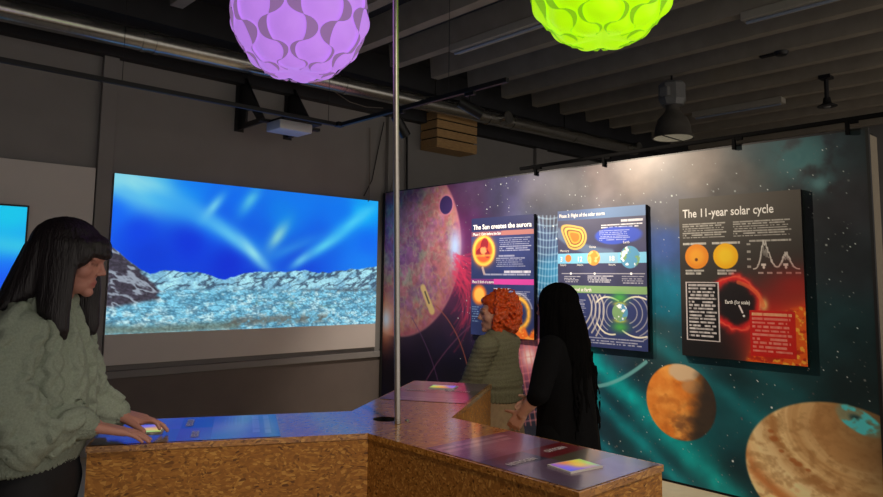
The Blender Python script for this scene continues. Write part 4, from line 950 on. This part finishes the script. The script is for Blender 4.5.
def chain_coord(P, ch):
    best = np.full(len(P), 9e9); tt = np.zeros(len(P)); an = np.zeros(len(P)); acc = 0; rr = np.ones(len(P))
    for (a, ra), (b, rb) in zip(ch, ch[1:]):
        a = np.asarray(a); b = np.asarray(b); L = np.linalg.norm(b-a); d = (b-a)/L; u = np.cross(d, (.676, .729, .1)); u /= np.linalg.norm(u); v = np.cross(d, u)
        t = np.clip((P-a)@d, 0, L); c = a+t[:, None]*d; q = P-c; r = np.linalg.norm(q, axis=1); nr = r/(ra+(rb-ra)*t/L)
        k = nr < best; best = np.where(k, nr, best); tt = np.where(k, acc+t, tt); an = np.where(k, np.arctan2(q@v, q@u), an); rr = np.where(k, ra+(rb-ra)*t/L, rr); acc += L
    return best, tt, an*rr, an
H = np.zeros(len(P)); aR = chain_coord(P, slR); aL = chain_coord(P, slL)
phi = np.arctan2(Q[:, 1]*.85, Q[:, 0]); rt = np.hypot(Q[:, 0]/.165, Q[:, 1]/.205)
isR = (aR[0] < 1.06) & (aR[0] < rt+.12); isL = (aL[0] < 1.06) & (aL[0] < rt+.12) & ~isR
for cphi, w, per in ((.35, .046, .12), (.95, .046, .12), (-.35, .046, .12), (-.95, .046, .12), (1.7, .046, .12), (2.5, .046, .12), (-1.7, .046, .12), (-2.5, .046, .12)):
    x = (((phi-cphi+PI) % (2*PI))-PI)*.19; H = np.where(~isR & ~isL, np.maximum(H, braid(x, Q[:, 2], w, per)), H)
for A, m in ((aR, isR), (aL, isL)):
    for ca, w, per in ((PI*.5, .050, .12), (-.05, .044, .11), (PI*.97, .044, .11), (-PI*.5, .05, .12)):
        x = (((A[3]-ca+PI) % (2*PI))-PI)*.078; H = np.where(m, np.maximum(H, braid(x, A[1], w, per)), H)
rib = .5+.5*np.cos(2*PI*phi*.19/.012); hem = (~isR & ~isL & (Q[:, 2] < .972)); H = np.where(hem, .45*rib, H)
for A, m, ch in ((aR, isR, slR), (aL, isL, slL)):
    Lc = sum(np.linalg.norm(np.asarray(b[0])-np.asarray(a[0])) for a, b in zip(ch, ch[1:])); H = np.where(m & (A[1] > Lc-.045), .4*(.5+.5*np.cos(A[3]*26)), H)
fine = .0012*np.sin(P[:, 2]*2*PI/.009)*np.sin(phi*70)
fold = .012*(fbm(Q[:, 0]*9+Q[:, 1]*6, Q[:, 2]*11, 3)-.5)*2
put(sw, P+N*(.018*H+fine+fold*.6)[:, None])
M_sw = mat('sage_wool', rgb(154, 164, 150), .9, var=.10, scale=160, bump=.35, spec=.15)
link('sweater', sw, M_sw, p1_, True)
V = Vol(fr); V.loft([((-.005, 0, z), (a, 0, 0), (0, b, 0)) for z, a, b in ((.80, .125, .165), (.88, .125, .165), (.97, .115, .155))])
for q in (-1, 1): V.chain([((0, q*.085, .84), .105), ((-.02, q*.088, .64), .092), ((-.08, q*.09, .45), .074), ((-.12, q*.09, .10), .060)])
M_trou = mat('black_trousers', rgb(24, 24, 30), .8, var=.1)
link('trousers', V.mesh('trousers', .009, 4), M_trou, p1_, True)
V = Vol(fr); shoes(V, .09, -.11); link('shoes', V.mesh('shoes', .008, 3), M_black, p1_, True)
# hair: dark, straight, fringe
M_h1 = hair_mat('dark_brown_hair', rgb(25, 18, 24), .45)
V = Vol(hf)
V.ell((-.022, 0, .030), (.114, .094, .099)); V.ell((.062, 0, .050), (.052, .072, .040)); V.chain([((.080, -.05, .030), .018), ((.104, -.018, .030), .018), ((.104, .018, .030), .018), ((.080, .05, .030), .018)])
for q in (-1, 1): V.ell((.03, q*.070, .02), (.055, .024, .055))
V.fr = fr
V.fr = lambda p, g=fr: g(np.asarray(p)+np.array([-.022, 0, -.018]))
V.loft([((.035, 0, 1.62), (.09, 0, .0), (0, .088, 0)), ((.010, 0, 1.54), (.098, 0, 0), (0, .098, 0)), ((-.02, 0, 1.475), (.092, 0, 0), (0, .108, 0)), ((-.058, 0, 1.42), (.070, 0, .01), (0, .118, 0)), ((-.092, .0, 1.385), (.045, 0, .012), (0, .118, 0)), ((-.118, .0, 1.368), (.022, 0, .008), (0, .105, 0))])
for q, df in ((1, 0), (-1, .022)):
    V.loft([((.075+df*.2, q*.070, 1.63), (.055, 0, 0), (0, .026, 0)), ((.078+df*.5, q*.084, 1.55), (.060, 0, 0), (0, .024, 0)), ((.074+df, q*.090, 1.47), (.058, 0, 0), (0, .026, 0)), ((.080+df, q*.098, 1.40), (.048, 0, 0), (0, .030, 0)), ((.098+df, q*.098, 1.35), (.032, 0, 0), (0, .024, 0)), ((.108+df, q*.092, 1.318), (.014, 0, 0), (0, .012, 0))])
hm = V.mesh('hair', .006, 5); strands(hm, .004, 9, 2.2, fr(np.array([.03, 0, 0]))); link('hair', hm, M_h1, p1_, True)
# bracelet and ring
def hoop(c, d, R, r, m, name, parent):
    d = Vector(d).normalized(); M_ = Matrix.Translation(Vector(c)) @ d.to_track_quat('Z', 'Y').to_matrix().to_4x4(); mb = MB()
    mb.tube([M_ @ Vector((R*math.cos(t), R*math.sin(t), 0)) for t in np.linspace(0, 2*PI, 29)], r, 8, False); return mb.build(name, m, parent, True, True)
dL = dL_/np.linalg.norm(dL_)
hoop(W_L+dL*.006, dL, .0275, .0045, M_trou, 'bracelet', p1_)

# ---- the red-haired person at the far arm
E2 = dep(498, 380, 4.02); E2[2] = 0
fr, inv = frame(E2, 104)
p2_ = thing('person', 'person with curly red hair in an olive knit top, looking left at the mural', 'person', tuple(E2))
HC = (.01, 0, 1.315); hf = headframe(fr, HC, .04, -.62, .98)
V = Vol(fr); head(V, hf); V.chain([((-.015, 0, 1.27), .048), ((-.015, 0, 1.17), .055)])
V.loft([((0, 0, z), (a, 0, 0), (0, b, 0)) for z, a, b in ((.70, .10, .14), (.85, .10, .14), (.98, .085, .115), (1.08, .085, .13), (1.14, .07, .14), (1.19, .045, .09))])
legs(V, .08, .085, .74)
sL, eL, wL = fr(np.array([-.01, -.15, 1.135])), dep(472, 381, 3.95), fr(np.array([.17, -.15, .83]))
sR, eR, wR = fr(np.array([-.01, .135, 1.135])), fr(np.array([.06, .165, .91])), fr(np.array([.25, .10, .86]))
V.fr = None
for s_, e_, w_, tside in ((sL, eL, wL, (1, 0, 0)), (sR, eR, wR, (-1, 0, 0))):
    V.chain([(s_, .045), (e_, .036), (w_, .024)])
    hand(V, w_, w_-e_, (0, 0, -1), tside, [(.1, .3, .5, .5), (.03, .35, .5, .5), (-.05, .4, .5, .5), (-.12, .4, .5, .5)], k=.92)
V.fr = fr
me = V.mesh('body', .0058, 3); head_paint(me, hf, (216, 160, 138), (176, 96, 92), (140, 70, 44)); link('body', me, M_skin, p2_, True)
V = Vol(fr)
V.loft([((f, 0, z), (a, 0, 0), (0, b, 0)) for z, f, a, b in ((.815, .0, .134, .154), (.86, 0, .142, .162), (.94, 0, .138, .154), (1.00, 0, .122, .138), (1.05, 0, .116, .144), (1.11, -.004, .106, .158), (1.155, -.008, .090, .150), (1.19, -.010, .074, .120), (1.225, -.010, .060, .066))], 36)
V.fr = None; s2L = [(sL, .070), (sL*.5+eL*.5, .070), (eL, .062), (eL*.45+wL*.55, .050), (wL, .036)]; s2R = [(sR, .062), (sR*.5+eR*.5, .058), (eR, .052), (eR*.45+wR*.55, .05), (wR, .036)]
V.chain(s2L); V.chain(s2R)
sw = V.mesh('knit_top', .007, 5); P = coords(sw); N = normals(sw); Q = inv(P); phi = np.arctan2(Q[:, 1], Q[:, 0])
yoke = np.sin(2*PI*(Q[:, 2]+.10*np.abs(Q[:, 1]))/.026); hemr = np.sin(phi*46)
H = np.where(Q[:, 2] > .93, .0014*yoke, np.where(Q[:, 2] < .872, .0035*hemr, .004*np.sin(2*PI*Q[:, 2]/.05)))
put(sw, P+N*(H+.008*(fbm(Q[:, 0]*10+3, Q[:, 2]*16, 3)-.5)*2)[:, None])
link('knit_top', sw, mat('olive_wool', rgb(128, 126, 104), .9, var=.14, scale=120, bump=.3, spec=.12), p2_, True)
V = Vol(fr); V.loft([((0, 0, z), (a, 0, 0), (0, b, 0)) for z, a, b in ((.36, .17, .20), (.55, .155, .18), (.72, .135, .162), (.83, .125, .15))], 36)
sk = V.mesh('skirt', .009, 4); P = coords(sk); N = normals(sk); Q = inv(P); put(sk, P+N*(.005*np.sin(np.arctan2(Q[:, 1], Q[:, 0])*24)*np.clip((.85-Q[:, 2])*3, 0, 1))[:, None])
link('skirt', sk, mat('cream_skirt', rgb(168, 142, 112), .9, var=.12, scale=50), p2_, True)
V = Vol(fr); shoes(V, .085); 
for q in (-1, 1): V.chain([((-.01, q*.085, .10), .052), ((-.005, q*.085, .30), .060)])
link('boots', V.mesh('boots', .008, 3), M_black, p2_, True)
V = Vol(hf); V.ell((-.030, 0, .035), (.105, .090, .088)); V.ell((-.052, 0, -.055), (.072, .090, .080)); V.ell((-.055, 0, .0), (.075, .092, .085)); V.ell((.028, 0, .070), (.066, .070, .036))
rs = np.random.default_rng(11); cnt = 0
while cnt < 240:
    d = rs.normal(size=3); d /= np.linalg.norm(d)
    c = np.array([-.036, 0, -.006])+d*np.array([.104, .102, .122])*(.86+.2*rs.random())
    if c[0] > .030 and c[2] < .030: continue
    if c[2] < -.145: continue
    cnt += 1
    ax = np.cross(d, rs.normal(size=3)); ax /= np.linalg.norm(ax); b = np.cross(ax, d); R = .011+.009*rs.random(); Ln = .03+.035*rs.random(); pts = []
    for t in np.linspace(0, 1, 9): a = t*9+rs.random()*.2; pts.append((c+ax*R*math.cos(a)+d*R*.8*math.sin(a)+np.array([0, 0, -1])*Ln*(t-.5)+b*.008*t, .0062))
    for (pa, ra), (pb_, rb_) in zip(pts, pts[1:]): V.cone(pa, pb_, ra, rb_, 7)
hm = V.mesh('hair', .0052, 1); link('hair', hm, mat('copper_red_hair', rgb(226, 84, 26), .45, var=.4, scale=60, bump=.3), p2_, True)

# ---- the person in black with long hair
E3 = dep(564, 400, 3.60); E3[2] = 0
fr, inv = frame(E3, 98)
p3_ = thing('person', 'person with long black hair and black clothes seen from behind, hands together', 'person', tuple(E3))
HC = (.03, -.02, 1.368); hf = headframe(fr, HC, .08, -.15, .98)
V = Vol(fr); head(V, hf); V.chain([((.0, 0, 1.30), .048), ((-.01, 0, 1.20), .055)])
V.loft([((0, 0, z), (a, 0, 0), (0, b, 0)) for z, a, b in ((.72, .10, .14), (.86, .10, .14), (1.0, .085, .115), (1.1, .085, .13), (1.17, .07, .14), (1.22, .045, .09))])
legs(V, .08, .085, .76)
sL, eL, wL = fr(np.array([-.01, -.15, 1.165])), dep(539, 393, 3.40), dep(522, 414, 3.47)
sR, eR, wR = fr(np.array([-.01, .15, 1.165])), fr(np.array([.08, .20, .92])), dep(531, 400, 3.66)
V.fr = None
V.chain([(sL, .045), (eL, .036), ((eL+wL)/2, .033), (wL, .024)]); V.chain([(sR, .045), (eR, .036), (wR, .026)])
hand(V, wL, dep(511, 430, 3.52)-wL, (.5, .6, -.5), (-.3, .3, .9), [(.08, .25, .4, .3), (.02, .3, .4, .3), (-.05, .35, .4, .3), (-.1, .4, .4, .3)], k=.95)
hand(V, wR, dep(514, 412, 3.60)-wR, (-.6, -.7, -.3), (-.3, .3, .9), [(.05, .3, .5, .5), (.0, .35, .5, .5), (-.05, .4, .5, .5), (-.1, .4, .5, .5)], k=.95)
V.fr = fr
me = V.mesh('body', .0055, 3); head_paint(me, hf, (212, 160, 140), (160, 90, 90), (40, 30, 30)); link('body', me, M_skin, p3_, True)
V = Vol(fr)
V.loft([((f, r, z), (a, 0, 0), (0, b, 0)) for z, f, r, a, b in ((.50, -.02, .02, .17, .185), (.70, -.015, .015, .158, .176), (.85, -.01, .01, .148, .168), (1.0, 0, 0, .142, .165), (1.10, 0, 0, .125, .168), (1.17, -.005, 0, .10, .165), (1.215, -.01, 0, .078, .125), (1.25, -.01, 0, .060, .066))], 36)
V.fr = None; V.chain([(sL, .066), ((sL+eL)/2, .064), (eL, .056), (eL*.8+wL*.2, .046)]); V.chain([(sR, .066), ((sR+eR)/2, .064), (eR, .056), (eR*.2+wR*.8, .040)])
M_bk = mat('black_cloth', rgb(15, 15, 18), .92, var=.1, scale=40, spec=.12)
ct_ = V.mesh('cardigan', .008, 5); P = coords(ct_); N = normals(ct_); Q = inv(P); put(ct_, P+N*(.008*np.sin(np.arctan2(Q[:, 1], Q[:, 0])*9)*np.clip((1.0-Q[:, 2])*2, 0, 1)+.006*(fbm(Q[:, 0]*9, Q[:, 2]*9, 3)-.5))[:, None])
link('cardigan', ct_, M_bk, p3_, True)
V = Vol(fr)
for q in (-1, 1): V.chain([((0, q*.08, .72), .10), ((.01, q*.083, .55), .085), ((.015, q*.085, .42), .068), ((-.01, q*.085, .10), .056)])
link('trousers', V.mesh('trousers', .009, 3), M_bk, p3_, True)
V = Vol(fr); shoes(V, .085); link('shoes', V.mesh('shoes', .008, 3), M_black, p3_, True)
V = Vol(hf); V.ell((-.016, 0, .030), (.110, .093, .098)); V.fr = fr
V.loft([((.01, -.01, 1.40), (.092, 0, 0), (0, .094, 0)), ((-.02, -.01, 1.33), (.088, 0, 0), (0, .100, 0)), ((-.042, 0, 1.25), (.080, 0, 0), (0, .108, 0)), ((-.066, .0, 1.15), (.070, 0, 0), (0, .112, 0)), ((-.088, .0, 1.05), (.050, 0, 0), (0, .108, 0)), ((-.104, .0, .95), (.036, 0, 0), (0, .096, 0)), ((-.130, .005, .86), (.020, 0, 0), (0, .09, 0)), ((-.135, .005, .82), (.010, 0, 0), (0, .05, 0))], 36)
for q in (-1, 1): V.loft([((.045, q*.075-.015, 1.40), (.05, 0, 0), (0, .022, 0)), ((.03, q*.085-.012, 1.32), (.055, 0, 0), (0, .024, 0)), ((.02, q*.105, 1.23), (.06, 0, 0), (0, .03, 0)), ((.02, q*.11, 1.12), (.05, 0, .0), (0, .035, 0)), ((.02, q*.115, 1.02), (.02, 0, 0), (0, .02, 0))])
rs = np.random.default_rng(4)
for k in range(46):
    y = (rs.random()-.5)*.23; f = -.13+.14*abs(y); z0 = 1.15-.2*rs.random(); pts = []
    for t in np.linspace(0, 1, 8): pts.append(((f-.02*t+.012*math.sin(5*t+k), y*(1+.12*t)+.010*math.sin(7*t+k*2), z0-.30*t), .0055*(1-.5*t)))
    for (pa, ra), (pb_, rb_) in zip(pts, pts[1:]): V.cone(pa, pb_, ra, rb_, 7)
hm = V.mesh('hair', .0055, 3); strands(hm, .006, 16, 2.0, E3, 5.0); link('hair', hm, mat('black_hair', rgb(8, 7, 8), .85, var=.3, scale=9, bump=.4, stretch=(22, 22, 2.2), spec=.06), p3_, True)

# ------------------------------------------------------------------ light, world, camera
w = bpy.data.worlds.new('world'); sc.world = w; w.use_nodes = True
bg = w.node_tree.nodes['Background']; bg.inputs[0].default_value = (*s2l(np.array([1.0, .96, .92])), 1); bg.inputs[1].default_value = WORLD
def ceiling_light(loc, aim, power, size, colr, soft):
    l = bpy.data.lights.new('ceiling_spot', 'SPOT'); l.energy = power; l.spot_size = math.radians(size); l.spot_blend = .7; l.shadow_soft_size = soft; l.color = colr
    o = bpy.data.objects.new('ceiling_spot', l); COL.objects.link(o); o.location = loc; o.rotation_euler = (Vector(aim)-Vector(loc)).to_track_quat('-Z', 'Y').to_euler()
ceiling_light((.9, -.3, 3.7), (2.05, 1.9, .9), SPOT_C, 54, (1.0, .84, .64), .12)
cam = bpy.data.cameras.new('camera'); co = bpy.data.objects.new('camera', cam); COL.objects.link(co)
M4 = np.eye(4); M4[:3, :3] = RX; M4[:3, 3] = EYE
co.matrix_world = Matrix(M4.tolist()); cam.sensor_fit = 'HORIZONTAL'; cam.sensor_width = 36.0; cam.lens = 36.0*FPX/883.0
cam.shift_x = 0; cam.shift_y = -(248.5-PCY)/883.0; cam.clip_start = .05; cam.clip_end = 100
sc.camera = co
vs = sc.view_settings; sc.display_settings.display_device = 'sRGB'; vs.view_transform = 'Standard'; vs.look = 'None'; vs.exposure = 0.0; vs.gamma = 1.0; vs.use_curve_mapping = False
sc.cycles.use_denoising = True; sc.cycles.max_bounces = 8; sc.cycles.sample_clamp_indirect = 4.0
